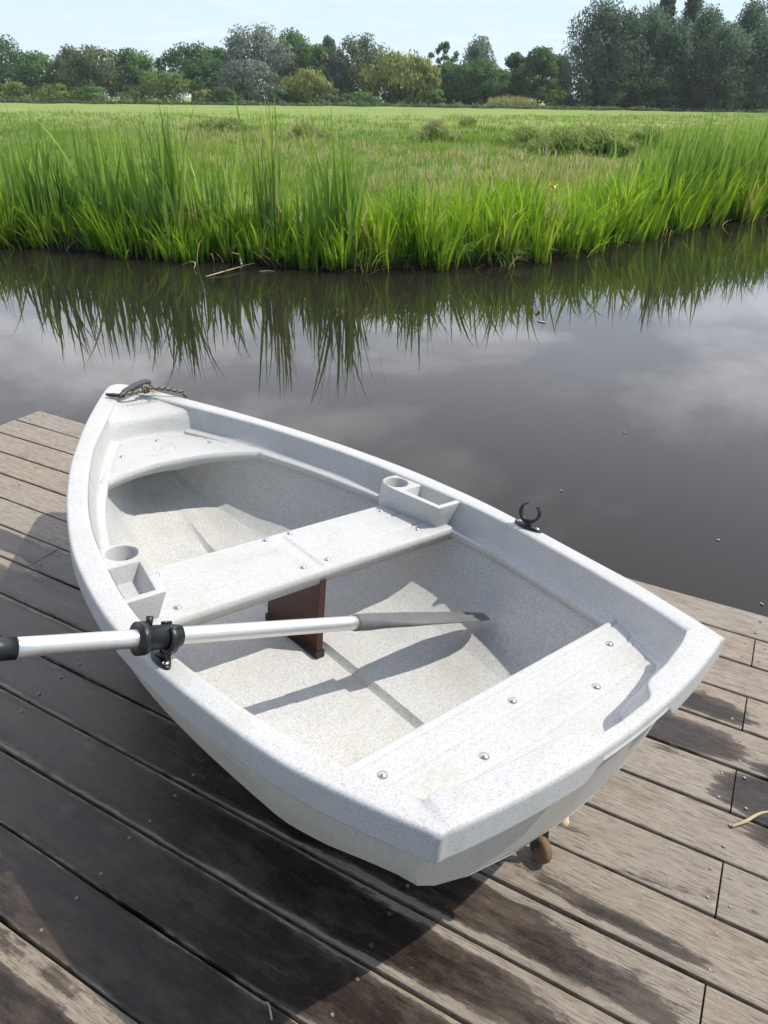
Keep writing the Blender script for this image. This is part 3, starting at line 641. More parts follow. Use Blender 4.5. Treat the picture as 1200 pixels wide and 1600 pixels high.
wcol = t.mix(t.ramp(blot, [(.60, 0.), (.75, .45)]), wcol, (.14, .105, .075))
wcol = t.mix(t.math('MULTIPLY', pale, .55), wcol, (.20, .16, .12)); wcol = t.mix(t.math('MULTIPLY', scr, .5), wcol, (.20, .17, .13))
dmp = t.ramp(t.noise(t.mapv(vv, (1, 2.6, 1), loc=(7, 3, 0)), 4.5, 9, .80), [(.47, 0.), (.60, .9)]); wcol = t.mix(dmp, wcol, t.mix(fine, (.028, .020, .014), (.115, .086, .062)))
col = t.mix(wet, dry, wcol)
lich = t.ramp(t.noise(vv, 16, 5, .6), [(.73, 0.), (.76, .7)]); col = t.mix(lich, col, (.42, .38, .29))
rg = t.mix(wet, (.78, .78, .78), t.ramp(wn2, [(.3, .16), (.7, .42)]))
bh = t.math('ADD', t.math('MULTIPLY', fine, t.math('MULTIPLY_ADD', wet, -.5, 1.)), t.math('MULTIPLY', mid, .6))
t.bsdf(col, rg, normal=t.bump(bh, .5, .004), spec=.28); M_wood = t.m
pn = next(n_ for n_ in t.t.nodes if n_.type == 'BSDF_PRINCIPLED'); pn.inputs['Coat IOR'].default_value = 1.36; pn.inputs['Coat Roughness'].default_value = .10
t.l(t.math('MULTIPLY', t.math('MULTIPLY', t.ramp(wsum, [(.75, 0.), (1.05, 1.)]), t.math('SUBTRACT', 1.0, dmp)), .40), pn.inputs['Coat Weight']); t.l(t.bump(mid, .22, .004), pn.inputs['Coat Normal'])

jetty = empty('jetty'); tag(jetty, 'weathered wooden plank jetty with dark wet stains, the boat resting on it', 'jetty')
Mdeck = Matrix(((BD[0], BN[0], 0, 0), (BD[1], BN[1], 0, 0), (0, 0, 1, 0), (0, 0, 0, 1)))   # note: left handed pair is flipped below
JB = -.222
JOIST = [-2.07, -1.45, -.83, JB, .41, 1.035, 1.635, 2.24, 2.85, 3.44]
screw_v = lathe([(.0001, -.002), (.0040, -.002), (.0040, .0004), (.0032, .0008), (.0020, -.0002), (.0001, -.0002)], 10)
M_screw = mat_plain('screw_steel', (.25, .235, .21), .55, .7, 0, 100, .4)
screw0 = None
def plank(k, b0, b1):
    global screw0
    L = b1-b0; nb = max(4, int(L/.022)); nk = 9; gap = .0075/PITCHW
    gb = np.linspace(b0, b1, nb); prof = [(gap/2, -.028), (gap/2, -.006), (gap/2+.010, -.0012), (gap/2+.03, 0.)] + [(q, 0.) for q in np.linspace(.10, .90, nk)] + [(1-gap/2-.03, 0.), (1-gap/2-.010, -.0012), (1-gap/2, -.006), (1-gap/2, -.028)]
    m_ = len(prof); r = np.random.default_rng(int(abs(k*131+b0*7))+5)
    cup = r.normal(0, .0008); wob = r.normal(0, .0012, 6)
    V, WT, ED = [], [], []
    for b_ in gb:
        for q, z in prof:
            w0 = sum(wob[i]*math.sin((i+1)*1.3*b_+i) for i in range(6))*.5
            zc = cup*(1-(2*q-1)**2) + (.0 if z < -.004 else .0012*math.sin(b_*1.7+k))
            c = b_; 
            if b_ == gb[0]: c += .0
            V.append(BD*(c) + BN*(N0+(k+q)*PITCHW + w0) + V3(0, 0, z+zc))
            WT.append((b_, k+q)); ED.append(max(0, 1-min(q-gap/2, 1-gap/2-q)/.14))
    F = grid_faces(nb, m_); F = [tuple(reversed(f)) for f in F]
    F += [tuple(range(m_)), tuple((nb-1)*m_+i for i in range(m_-1, -1, -1))]
    WT = np.array(WT); o = V3(*(BD*(b0+b1)/2 + BN*(N0+(k+.5)*PITCHW)))
    # local frame: x along the grain, y across it
    Vl = np.array(V)-o; Vl = np.stack([Vl@BD, Vl@BN, Vl[:, 2]], 1)
    p = mesh('plank', Vl, F, M_wood, jetty, smooth=False, attrs={'wet': wetness(WT[:, 0], WT[:, 1]), 'edge': np.array(ED)})
    p.matrix_world = Matrix(((BD[0], BN[0], 0, o[0]), (BD[1], BN[1], 0, o[1]), (0, 0, 1, 0), (0, 0, 0, 1)))
    spots = [j for j in JOIST if b0+.05 < j < b1-.05]; spots += [b0+.026, b1-.026] if b0 > -2.7 else [b1-.026]
    for j in spots:
        for q in (.23+r.normal(0, .03), .75+r.normal(0, .03)):
            jj = j+r.normal(0, .006); w_ = BD*jj+BN*(N0+(k+q)*PITCHW)
            pr = proj(w_)
            if pr is None or not (-20 < pr[0] < 1220 and -20 < pr[1] < 1640): continue
            if screw0 is None: s = screw0 = mesh('screw', *screw_v, M_screw, p)
            else: s = copy_obj(screw0, p)
            s.location = (jj-(b0+b1)/2, (q-.5)*PITCHW, .0014)
def proj(P):
    d = np.asarray(P, float)-V3(0, 0, H); z = d@_f
    return None if z < .05 else (600+FPX*(d@CR)/z, 800-FPX*(d@CU)/z)
for k in range(-12, 12):
    if k % 2 == 0 and k >= 2: plank(k, -3.0, JB-.002); plank(k, JB+.002, BEND)
    elif k == 5: plank(k, -3.0, 2.240); plank(k, 2.244, BEND)
    else: plank(k, -3.0, BEND + (0 if k % 3 else -.004))
# dark joists that carry the planks
t = NT('wet_joist_wood'); v = t.coord(); t.bsdf(t.mix(t.noise(v, 12, 4), (.02, .016, .012), (.05, .04, .03)), .8); M_joist = t.m
for j in JOIST:
    a, b_ = j-.035, j+.035; k0, k1 = -12, 11.97
    pts = [deck_pt(a, k0, -.031), deck_pt(b_, k0, -.031), deck_pt(b_, k1, -.031), deck_pt(a, k1, -.031)]
    V = np.array(pts+[q-V3(0, 0, .16) for q in pts]); F = [(0, 1, 2, 3), (7, 6, 5, 4), (0, 4, 5, 1), (1, 5, 6, 2), (2, 6, 7, 3), (3, 7, 4, 0)]
    mesh('joist', V, F, M_joist, jetty, smooth=False)
pts = [deck_pt(-3, 11.74, -.032), deck_pt(3.5, 11.74, -.032), deck_pt(3.5, 11.98, -.032), deck_pt(-3, 11.98, -.032)]
# straw on the planks
o = stalk('straw', 'pale curved straw lying on the planks at the right edge of the photo', [onz(1143, 1291, .004), onz(1165, 1283, .012), onz(1190, 1270, .02), onz(1225, 1266, .03)], .0045, 'straw')
o = stalk('straw', 'small yellowish forked straw lying at the bottom of the photo', [onz(425, 1594, .004), onz(422, 1578, .01), onz(419, 1567, .012), onz(413, 1566, .006)], .0022, 'straw')
# ------------------------------------------------------------------ the boat, in its own frame: x to the bow, y to starboard, z up
BA = V3(-0.6458416809193741, 0.7633493409308703, -0.013649428106821949); BL = V3(0.7596703461501662, 0.6407418264665049, -0.11113449957800667)
BU_ = np.cross(BL, BA)*-1; BU_ = np.cross(BA, BL)*(1 if np.cross(BA, BL)[2] > 0 else -1)
BO = V3(.40881, .90507, .608)
# a proper right-handed frame: y points to port
MB = Matrix(((BA[0], -BL[0], BU_[0], BO[0]), (BA[1], -BL[1], BU_[1], BO[1]), (BA[2], -BL[2], BU_[2], BO[2]), (0, 0, 0, 1)))
def P_(s, t_, z): return (s, -t_, z)          # station, distance to starboard, height
def zr(s): s = np.clip(s, -.05, 2.3); return -.14056*s + .100689*s*s - .0169954*s**3
boat = empty('rowing_boat', mat=MB)
tag(boat, 'small white speckled plastic rowing boat lying on the wooden jetty', 'boat')
W_O = [(2.27, 0), (2.268, .014), (2.256, .032), (2.226, .056), (2.14, .112), (2.02, .185), (1.89, .260), (1.78, .317), (1.64, .386), (1.5, .443), (1.37, .489), (1.19, .540), (1.05, .566), (.88, .583), (.75, .583), (.6, .571), (.45, .551), (.3, .526), (.22, .506), (.14, .480), (.06, .452), (-.002, .428)]
W_I = [(2.165, 0), (2.155, .018), (2.1, .058), (2.046, .096), (1.945, .155), (1.788, .248), (1.698, .297), (1.55, .362), (1.441, .405), (1.323, .445), (1.2, .476), (1.1, .494), (1.0, .510), (.897, .522), (.787, .527), (.669, .525), (.576, .515), (.45, .497), (.35, .478), (.243, .453), (.15, .425), (.065, .393)]
W_L = [(1.945, .142), (1.8, .228), (1.6, .322), (1.45, .383), (1.3, .430), (1.19, .460), (1.05, .490), (.88, .509), (.75, .513), (.65, .509), (.5, .490), (.33, .461), (.2, .425), (.078, .376)]
def tfun(pts):
    C = catmull(pts, 10); o = np.argsort(C[:, 0]); return lambda s: np.interp(s, C[o, 0], C[o, 1])
w_o, w_i, w_l = tfun(W_O), tfun(W_I), tfun(W_L)
S_OUT = lambda t_: -.044+.043*(np.asarray(t_)/.424)**2
_T = [(-.393, .065), (-.32, .049), (-.205, .033), (-.115, .024), (-.095, .018), (-.075, -.004), (-.055, -.013), (0, -.016), (.10, -.013), (.118, -.006), (.132, .010), (.15, .018), (.233, .027), (.32, .044), (.393, .065)]
S_IN = lambda t_: np.interp(t_, *zip(*_T))
def loop(side, trans, inset=0.0, dz=0.0, dzf=None, nS=110, nT=90, s_in=0.0, bow=None):
    """a closed-at-the-bow line round the boat: port side, transom, starboard side; moved inwards by inset"""
    C = catmull(side, 12)
    if inset:
        T_ = np.gradient(C, axis=0); T_ /= np.linalg.norm(T_, axis=1)[:, None]+1e-12
        nrm = np.stack([-T_[:, 1], T_[:, 0]], 1)             # towards the middle
        C = C+nrm*inset
        if side[0][1] == 0:
            s0 = C[0][0]; C = C[(C[:, 1] > 1e-4) & (C[:, 0] < s0)]; C = np.vstack([[s0, 0], C])
    c = C[-1]; C = resample(C, nS)
    tt = np.linspace(-c[1], c[1], nT)[1:-1]
    s_ = trans(tt)+s_in
    k = np.linspace(0, 1, nT)[1:-1]; e = np.minimum(k, 1-k); bl = np.clip(1-e/.04, 0, 1); s_ = s_*(1-bl)+bl*c[0]
    z1 = zr(C[:, 0])+dz; z2 = np.zeros(nT-2)+dz
    if dzf is not None: z2 = dzf(tt)
    pts = np.vstack([np.c_[C[:, 0], C[:, 1], z1], np.c_[s_, -tt, z2], np.c_[C[::-1, 0], -C[::-1, 1], z1[::-1]]])
    return pts                                              # here y is already to port
def loft(loops):
    n = len(loops[0]); return np.vstack(loops), [tuple(reversed(q)) for q in grid_faces(len(loops), n)]
gapf = lambda t_: np.clip(np.minimum((-np.asarray(t_)+.175)/.03, (np.asarray(t_)+.115)/.03), 0, 1)   # 1 in the gap for the motor
lipz = lambda d: (lambda tp: -(d*(1-gapf(-tp)) + .026*gapf(-tp)))     # tp: to port
# tt in loop() runs from -c to c and is stored as -tt -> y(port); so starboard value is tt itself
lipz = lambda d: (lambda tt: -(d*(1-gapf(tt)) + min(d, .028)*gapf(tt)))
hull_top = loop(W_O, S_OUT, .026, -.060, lambda tt: -(.060*(1-gapf(tt))+.026*gapf(tt)), s_in=.026)
L1 = [loop(W_O, S_OUT, .020, -.058, lipz(.058), s_in=.020),
      loop(W_O, S_OUT, .007, -.064, lipz(.064), s_in=.007), loop(W_O, S_OUT, .002, -.063, lipz(.063), s_in=.002), loop(W_O, S_OUT, .0004, -.060, lipz(.060)), loop(W_O, S_OUT, .0, -.056, lipz(.056)),
      loop(W_O, S_OUT, .0, -.012), loop(W_O, S_OUT, .0, -.009), loop(W_O, S_OUT, .0012, -.0045, s_in=.0012), loop(W_O, S_OUT, .0038, -.0015, s_in=.0038), loop(W_O, S_OUT, .0075, -.0002, s_in=.0075), loop(W_O, S_OUT, .010, 0., s_in=.010),
      loop(W_I, S_IN, -.014, 0., s_in=-.006), loop(W_I, S_IN, -.007, -.0008, s_in=-.003), loop(W_I, S_IN, -.002, -.0035, s_in=-.001), loop(W_I, S_IN, 0., -.009), loop(W_I, S_IN, -.003, -.030, s_in=-.002)]
mesh('gunwale', *loft(L1), M_rim, boat)
# inner wall below the gunwale, ledge, and the turned-down edge of the cockpit opening
WI2 = [(1.95, .150)] + W_I[5:]
S_W = lambda t_: S_IN(t_)+.010
L2 = [loop(WI2, S_IN, 0.0005, -.007), loop(WI2, S_IN, .0008, -.02, s_in=.001), loop(W_L, S_W, -.004, -.070, s_in=-.002), loop(W_L, S_W, -.001, -.079, s_in=0.), loop(W_L, S_W, .004, -.0845, s_in=.004), loop(W_L, S_W, .010, -.087, s_in=.01),
      loop(W_L, S_W, .017, -.0875, s_in=.017), loop(W_L, S_W, .0215, -.090, s_in=.021), loop(W_L, S_W, .023, -.095, s_in=.022), loop(W_L, S_W, .0225, -.110, s_in=.022), loop(W_L, S_W, .018, -.113, s_in=.02), loop(W_L, S_W, -.002, -.114, s_in=.0)]
nS = 110
Vi, Fi = loft(L2)
mesh('inner_coaming', Vi, Fi, M_rim, boat)

# foredeck running over a soft edge into the bulkhead below it
tq = np.linspace(-1, 1, 31); V = []
prof = [(2.16-2.16*0, -.006)]
path = [(.225, -.006), (.19, -.0065), (.15, -.007), (.11, -.009), (.08, -.012)]
th = np.linspace(0, PI/2*.93, 12); path += [(.045-.042*math.sin(a)*1.0+.035*0, -.014-.034*(1-math.cos(a))) for a in th]
path += [(.001, -.062), (-.001, -.076), (-.003, -.086), (-.007, -.0945), (-.013, -.0985), (-.022, -.1005)]
SE = 1.932
for ds, dz in path:
    for q in tq:
        s0 = SE+ds; hw = float(w_i(min(s0, 2.158)))+.004 if dz > -.03 else (float(w_i(SE))+.004)*(1-min(1, (-dz-.03)/.07))+.150*min(1, (-dz-.03)/.07)
        cur = .038*np.clip((2.08-s0)/.12, 0, 1)
        V.append(P_(s0+cur*(1-q*q), q*hw, zr(s0)+dz-.004*(1-abs(q)**6)*(dz > -.05)))
mesh('foredeck', V, grid_faces(len(path), 31), M_rim, boat)
# worn raised lettering strip on the foredeck, too faint to read: small raised ticks
parts = []
for k in range(11):
    t0 = -.035+k*.0125; hgt = .010*(.6+.4*((k*7) % 5)/4); parts.append(tube([P_(2.058-.0*k, t0, zr(2.05)-.0095), P_(2.058+hgt, t0+.002*((k*3) % 3-1), zr(2.05)-.009)], .0013, 6))
mesh('worn_relief', *join(parts), M_rim, boat)

# seats: closed slabs with a height field on top
def slab(name, s_lo, s_hi, t_hw, ztop, thick, ns, nt_, mat=M_rim, sub=None):
    V, n = [], ns*nt_
    tf = np.linspace(-1, 1, nt_); sf = np.linspace(0, 1, ns)
    top, bot = [], []
    for q in tf:
        for u in sf:
            # limits may depend on the lateral position
            tm = q*t_hw(.5*(s_lo(q*.4)+s_hi(q*.4))); 
            s = s_lo(tm)*(1-u)+s_hi(tm)*u; tt_ = q*t_hw(s)
            top.append(P_(s, tt_, ztop(s, tt_, u, q))); bot.append(P_(s, tt_, ztop(s, tt_, .5, q)-thick))
    V = np.array(top+bot); F = grid_faces(nt_, ns); F2 = [tuple(n+i for i in reversed(f)) for f in F]
    rim = [j for j in range(ns)] + [i*ns+ns-1 for i in range(1, nt_)] + [(nt_-1)*ns+j for j in range(ns-2, -1, -1)] + [i*ns for i in range(nt_-2, 0, -1)]
    side = [(rim[i], n+rim[i], n+rim[(i+1) % len(rim)], rim[(i+1) % len(rim)]) for i in range(len(rim))]
    return mesh(name, V, F+F2+side, mat, boat)
def groove(x, c, wd, d): return -d*np.exp(-((x-c)/wd)**2)
def ridge_edge(dist, r=.006): d = max(0., r-dist); return -(r-math.sqrt(max(0, r*r-d*d)))
def z_thw(s, t_, u, q):
    e = min(s-.866, 1.110-s); z = -.1385+ridge_edge(max(e, 0), .008)
    c = .004
    a = 1/(1+math.exp(-(abs(t_-c)-.052)/.003))
    z += a*(groove(s, .945, .0035, .005)+groove(s, 1.028, .0035, .005) + groove(s, 1.092, .003, .002))
    m = math.exp(-(abs(t_-c)/.014)**6)*(1/(1+math.exp(-(min(s-.885, 1.085-s))/.003))); z -= .004*m
    return z
slab('thwart', lambda t_: .866, lambda t_: 1.110, lambda s: float(w_l(s))+.004, z_thw, .030, 70, 240)
def z_st(s, t_, u, q):
    z = -.1085+ridge_edge(max(.262-s, 0), .008)
    z += groove(s, .243, .0035, .003)+groove(s, .1855, .004, .0028)+groove(s, .168, .003, .0022)+groove(s, .105+.02*(t_/.4)**2, .004, .0026)
    return z
slab('stern_seat', lambda t_: max(float(S_IN(np.clip(t_, -.37, .37)))+.003, .006), lambda t_: .262, lambda s: float(w_l(max(s, .079)))+.006, z_st, .032, 80, 70)
ARC = lambda t_: 1.728-1.36*t_*t_
def z_bow(s, t_, u, q):
    e = s-ARC(t_); z = -.1165+ridge_edge(max(e, 0), .010)-.004*math.exp(-(e/.03)**2)
    a = abs(abs(t_)-(float(w_l(s))-.028)); z += -.0015*math.exp(-(a/.004)**2)
    d = math.hypot(s-1.830, t_-.005)
    z += -.0034*math.exp(-((d-.027)/.0025)**2)
    ang = math.atan2(t_-.005, s-1.830); sp = math.exp(-((d-.050)/.0025)**2)
    if -2.9 < ang < -.9: z -= .0036*sp
    if d > .055: z += groove(s, 1.858, .003, .0018)
    return z
slab('bow_seat', ARC, lambda t_: 1.94+.028*(1-(t_/.145)**2) if abs(t_) < .145 else 1.94-.0*abs(t_), lambda s: float(w_l(min(s, 1.94)))-.003, z_bow, .034, 90, 110)
# rivets
riv = lathe([(.0001, .0052), (.004, .0048), (.0075, .0032), (.0096, .0008), (.0100, -.002), (.0001, -.002)], 18)
SEATS = {o.name: o for o in boat.children}
rv0 = None
def rivet(seat, s, t_, z, sc_=1):
    global rv0
    p = next(o for o in boat.children if o.name.startswith(seat))
    if rv0 is None: o = rv0 = mesh('rivet', *riv, M_steel, p)
    else: o = copy_obj(rv0, p)
    o.location = P_(s, t_, z); o.scale = (sc_,)*3
for s, t_ in ((1.09, -.041), (1.09, .040), (.908, -.036), (.908, .044), (.908, -.395), (.915, .389), (1.073, .374), (1.073, -.374)): rivet('thwart', s, t_, -.1385)
for s, t_ in ((.206, -.349), (.203, -.006), (.203, .340), (.132, -.168), (.129, .180)): rivet('stern_seat', s, t_, -.1085)
for s, t_ in ((1.906, .003), (1.815, -.163), (1.806, .160)): rivet('bow_seat', s, t_, -.1165)

# moulded trays with a cup holder at both ends of the thwart
def console(sg):
    def side(pts): return [(s, -sg*t_) for s, t_ in pts]
    top = [(.877, .432), (1.062, .405), (1.085, .4045), (1.112, .409), (1.133, .424), (1.142, .448), (1.142, float(w_i(1.142))+.012), (1.05, float(w_i(1.05))+.012), (.95, float(w_i(.95))+.012), (.877, float(w_i(.877))+.012)]
    botp = [(.893, .449), (1.062, .409), (1.090, .402), (1.118, .404), (1.140, .420), (1.150, .448), (1.150, float(w_l(1.15))+.016), (1.05, float(w_l(1.05))+.016), (.95, float(w_l(.95))+.016), (.893, float(w_l(.893))+.016)]
    A = np.array([(s, -sg*t_, -.0630) for s, t_ in top]); B_ = np.array([(s, -sg*t_, -.143) for s, t_ in botp]); n = len(top)
    F = [tuple(range(n)), tuple(range(2*n-1, n-1, -1))] + [(i, n+i, n+(i+1) % n, (i+1) % n) for i in range(n)]
    if sg > 0: pass
    else: F = [tuple(reversed(f)) for f in F]
    o = mesh('tray_console', np.vstack([A, B_]), F, M_rim, boat, smooth=False)
    F_ok = F
    cup = lathe([(.039, .03), (.0385, -.0), (.0365, -.050)], 40); cv = np.array(cup[0])+np.array([1.094, -sg*.4495, -.0630])
    c1 = mesh('cut', cv, [tuple(reversed(q)) for q in cup[1]], None); 
    tr_top = [(.896, .450), (1.036, .429), (1.036, .560), (.896, .590)]; tr_bot = [(.908, .462), (1.028, .445), (1.032, .560), (.905, .590)]
    A2 = np.array([(s, -sg*t_, -.04) for s, t_ in tr_top]); A3 = np.array([(s, -sg*t_, -.063) for s, t_ in tr_top]); B2 = np.array([(s, -sg*t_, -.112) for s, t_ in tr_bot])
    F2 = [(0, 1, 2, 3), (11, 10, 9, 8)] + [(i, 4+i, 4+(i+1) % 4, (i+1) % 4) for i in range(4)] + [(4+i, 8+i, 8+(i+1) % 4, 4+(i+1) % 4) for i in range(4)]
    c2 = mesh('cut', np.vstack([A2, A3, B2]), F2, None)
    import bmesh
    for ob in (o, c1, c2):
        bm = bmesh.new(); bm.from_mesh(ob.data); bmesh.ops.recalc_face_normals(bm, faces=bm.faces); bm.to_mesh(ob.data); bm.free(); ob.parent = None
    bpy.context.view_layer.update()
    baked(o, .006, 3, (c1, c2)); o.parent = boat
    o.data.polygons.foreach_set('use_smooth', np.ones(len(o.data.polygons), bool))
    md = o.data
    try: md.set_sharp_from_angle(angle=math.radians(32))
    except Exception: pass
    o['label'] = 'near side tray with cup holder' if sg < 0 else 'far side tray with cup holder'
console(-1); console(1)

# outer hull
SK = [.0, .07, .2, .34, .9, 1.5, 1.9, 2.15, 2.25]
ZT = dict(z1=[-.115, -.12, -.135, -.150, -.158, -.150, -.13, -.11, -.09], z2=[-.195, -.197, -.228, -.248, -.26, -.25, -.22, -.18, -.14], z3=[-.222, -.225, -.272, -.312, -.345, -.335, -.28, -.22, -.16],
          z4=[-.242, -.245, -.335, -.395, -.428, -.412, -.33, -.25, -.18], z5=[-.257, -.26, -.385, -.450, -.472, -.462, -.37, -.27, -.19], zk=[-.262, -.265, -.39, -.472, -.502, -.492, -.39, -.28, -.2])
zi = lambda k, s: float(np.interp(s, SK, ZT[k]))
def hull_prof(s, fl=1.0):
    W_ = float(w_o(s)); d = min(.026, W_*.9); A_ = [(W_-d, zr(s)-.055), (W_-d, zr(s)-.062)]
    W2 = W_
    f = lambda kk: max(0, min(W_-d-.002, kk*W2))
    A_ += [(f(.960), zi('z1', s)), (f(.950), zi('z1', s)-.004), (f(.925), .5*(zi('z1', s)+zi('z2', s))), (f(.890), zi('z2', s)), (f(.874), zi('z2', s)-.004), (f(.80), zi('z3', s)), (f(.66), zi('z4', s)), (f(.64), zi('z4', s)-.004), (f(.40), zi('z5', s)), (f(.12), zi('zk', s)+.002), (0, zi('zk', s))]
    return A_
HS = np.r_[np.linspace(.03, 2.1, 60), np.linspace(2.12, 2.245, 10)]
V = []
for i, s in enumerate(HS):
    pr = hull_prof(max(s, .03))
    full = [(t_, z) for t_, z in pr] + [(-t_, z) for t_, z in reversed(pr[:-1])]
    for t_, z in full:
        s2 = s
        if i < 8:
            k = (1-i/8.0); s2 = s + k*(.20*(-.06-z) - .050*(1-(t_/.40)**2))
        V.append(P_(s2, -t_, z))
nP = len(full); F = grid_faces(len(HS), nP)
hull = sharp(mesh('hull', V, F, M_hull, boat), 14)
# transom face
V = []; pr = hull_prof(.03); NQ = 15
tr_rows = pr
for t_, z in pr:
    for q in np.linspace(-1, 1, NQ): V.append(P_(.03+.20*(-.06-z)-.050*(1-(q*t_/.40)**2)+.0008, q*t_, z))
top = [P_(.03-.20*(.02)-.050*(1-(q*pr[0][0]/.40)**2), q*pr[0][0], -.02) for q in np.linspace(-1, 1, NQ)]
V = top+V
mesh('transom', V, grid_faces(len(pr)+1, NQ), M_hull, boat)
# keel
kp = []
kv = []; ks = np.linspace(.42, 1.95, 30)
for s in ks:
    zk = zi('zk', s); zb = max(-.60, -.60+.0*s) if s < 1.6 else -.60+(s-1.6)*.45
    for t_, z in ((-.022, zk+.006), (-.016, zb), (.016, zb), (.022, zk+.006)): kv.append(P_(s, t_-.045*0, z))
mesh('keel', kv, grid_faces(30, 4)+[(0, 1, 2, 3), (119, 118, 117, 116)], M_rim, boat)

# inner hull seen through the two openings
def inner_prof(s):
    wo = float(w_l(min(s, 1.94)))*(1 if s < 1.94 else max(.05, 1-(s-1.94)/.25)) - .012
    ft = float(np.interp(s, [.2, .30, .60, .86, 1.12, 1.35, 1.6, 1.75, 1.9, 2.05, 2.15], [-.33, -.390, -.395, -.402, -.421, -.425, -.412, -.378, -.305, -.20, -.14]))
    g = float(np.interp(s, [1.55, 1.8], [1, .25]))
    top_ = float(zr(min(s, 2.0)))-.101; zz_ = lambda z: ft + (z+.402)*(top_-ft)/(.286)
    P = [(0, ft-.020*g), (.026, ft-.020*g), (.032, ft-.014*g), (.040, ft), (.25*wo+.02, ft+.003), (.46*wo, ft+.008), (.475*wo, ft+.0105), (.66*wo, zz_(-.382)), (.675*wo, zz_(-.378)), (.78*wo, zz_(-.350)), (.855*wo, zz_(-.312)), (.870*wo, zz_(-.304)), (.93*wo, zz_(-.245)), (.975*wo, zz_(-.19)), (.985*wo, zz_(-.175)), (1.0*wo, zz_(-.140)), (wo+.010, zz_(-.118)), (wo+.02, zz_(-.112))]
    return P
IS = np.linspace(.235, 2.12, 90); V = []
for s in IS:
    pr = inner_prof(s); full = [(-t_, z) for t_, z in reversed(pr[1:])] + pr
    for t_, z in full: V.append(P_(s, t_, z))
sharp(mesh('floor_liner', V, grid_faces(90, len(full)), M_liner, boat), 33)
# centre panel under the thwart
pv = [(.862, -.169), (1.122, -.169), (1.122, -.446), (.862, -.425)]
A = [P_(s, -.0095, z) for s, z in pv]+[P_(s, .0095, z) for s, z in pv]
o = mesh('centre_panel', A, [(0, 1, 2, 3), (7, 6, 5, 4)]+[(i, 4+i, 4+(i+1) % 4, (i+1) % 4) for i in range(4)], M_ply, boat, smooth=False)
o['label'] = 'dark brown wooden panel under the thwart'
A = [P_(s, t_, z+(s-.856)*-.075) for z in (-.426, -.398) for s, t_ in ((.856, -.014), (1.128, -.014), (1.128, .014), (.856, .014))]
mesh('panel_shoe', A, [(0, 1, 2, 3), (7, 6, 5, 4)]+[(i, 4+i, 4+(i+1) % 4, (i+1) % 4) for i in range(4)], M_black, o, smooth=False)

# oarlocks
def oarlock(name_lab, base_s, base_t, side_dir, ring_axis, opening, ring_c, stem=True, scale=1.0):
    root_z = float(zr(base_s))
    e1 = V3(*P_(side_dir[0], side_dir[1], 0)); e1 /= np.linalg.norm(e1); e3 = V3(0, 0, 1); e2 = np.cross(e3, e1)
    c = V3(*P_(base_s, base_t, root_z))
    n = 28; a = np.linspace(0, 2*PI, n, endpoint=False); pl = np.stack([np.sign(np.cos(a))*np.abs(np.cos(a))**.8*.046, np.sin(a)*.0165*(1-.35*np.abs(np.cos(a)))], 1)
    parts = [extrude(pl, 0, .007, axes(e1, e2, e3, c)), extrude(pl*.86, .007, .0095, axes(e1, e2, e3, c))]
    rc = V3(*P_(*ring_c))
    z_ = V3(*P_(*ring_axis)); z_ /= np.linalg.norm(z_); y_ = V3(*P_(*opening)); y_ = y_-(y_@z_)*z_; y_ /= np.linalg.norm(y_); x_ = np.cross(y_, z_)
    ro, ri, hh = .0325, .0250, .010
    ang = np.radians(np.linspace(128, 412, 34)); ths = np.interp(np.linspace(0, 1, 34), [0, .15, .5, .85, 1], [.45, .8, 1.25, .8, .45])
    outer = [(math.cos(q)*(ri+(ro-ri)*k), math.sin(q)*(ri+(ro-ri)*k)) for q, k in zip(ang, ths)]; inner = [(math.cos(q)*ri, math.sin(q)*ri) for q in ang[::-1]]
    Mr = axes(x_, y_, z_, rc)
    # ring as a swept band
    V, F = [], []
    for (o_, i_) in zip(outer, inner[::-1]):
        for q, zq in ((o_, -hh*.75), (o_, hh*.75), (i_, hh), (i_, -hh)): V.append(Mr[:3, :3]@V3(q[0], q[1], zq)+rc)
    F = grid_faces(34, 4, True)+[(0, 1, 2, 3), (135, 134, 133, 132)]
    parts.append((V, F))
    for q in (ang[0], ang[-1]):
        cc = Mr[:3, :3]@V3(math.cos(q)*(ri+.0022), math.sin(q)*(ri+.0022), 0)+rc
        parts.append(tube([cc-z_*hh, cc+z_*hh], .0034, 10))
    low = rc - y_*ro*1.05
    parts.append(tube([c+V3(0, 0, .006), c*.6+low*.4+V3(0, 0, .004), low+y_*.004], [.013, .0085, .0125], 14))
    o = mesh('oarlock', *join(parts), M_black, boat); o['label'] = name_lab
    for sg in (-1, 1):
        s_ = mesh('screw', *lathe([(.0001, .0125), (.0035, .0120), (.0068, .0100), (.0072, .0090), (.0001, .0090)], 14), M_steel, o); s_.location = c+e1*sg*.031
    return o
oarlock('open black oarlock on the far side', .637, .556, (1, -.07), (.34, .94, -.10), (-.12, .10, 1), (.640, .558, float(zr(.637))+.050))
OA = V3(.630, -.556, .0085); OT = V3(.6295, .411, -.292); OD = (OT-OA)/np.linalg.norm(OT-OA)
oarlock('black oarlock holding the oar on the near side', .648, -.550, (1, .10), tuple(OD), (.16, 0, 1), tuple(OA+OD*.018))
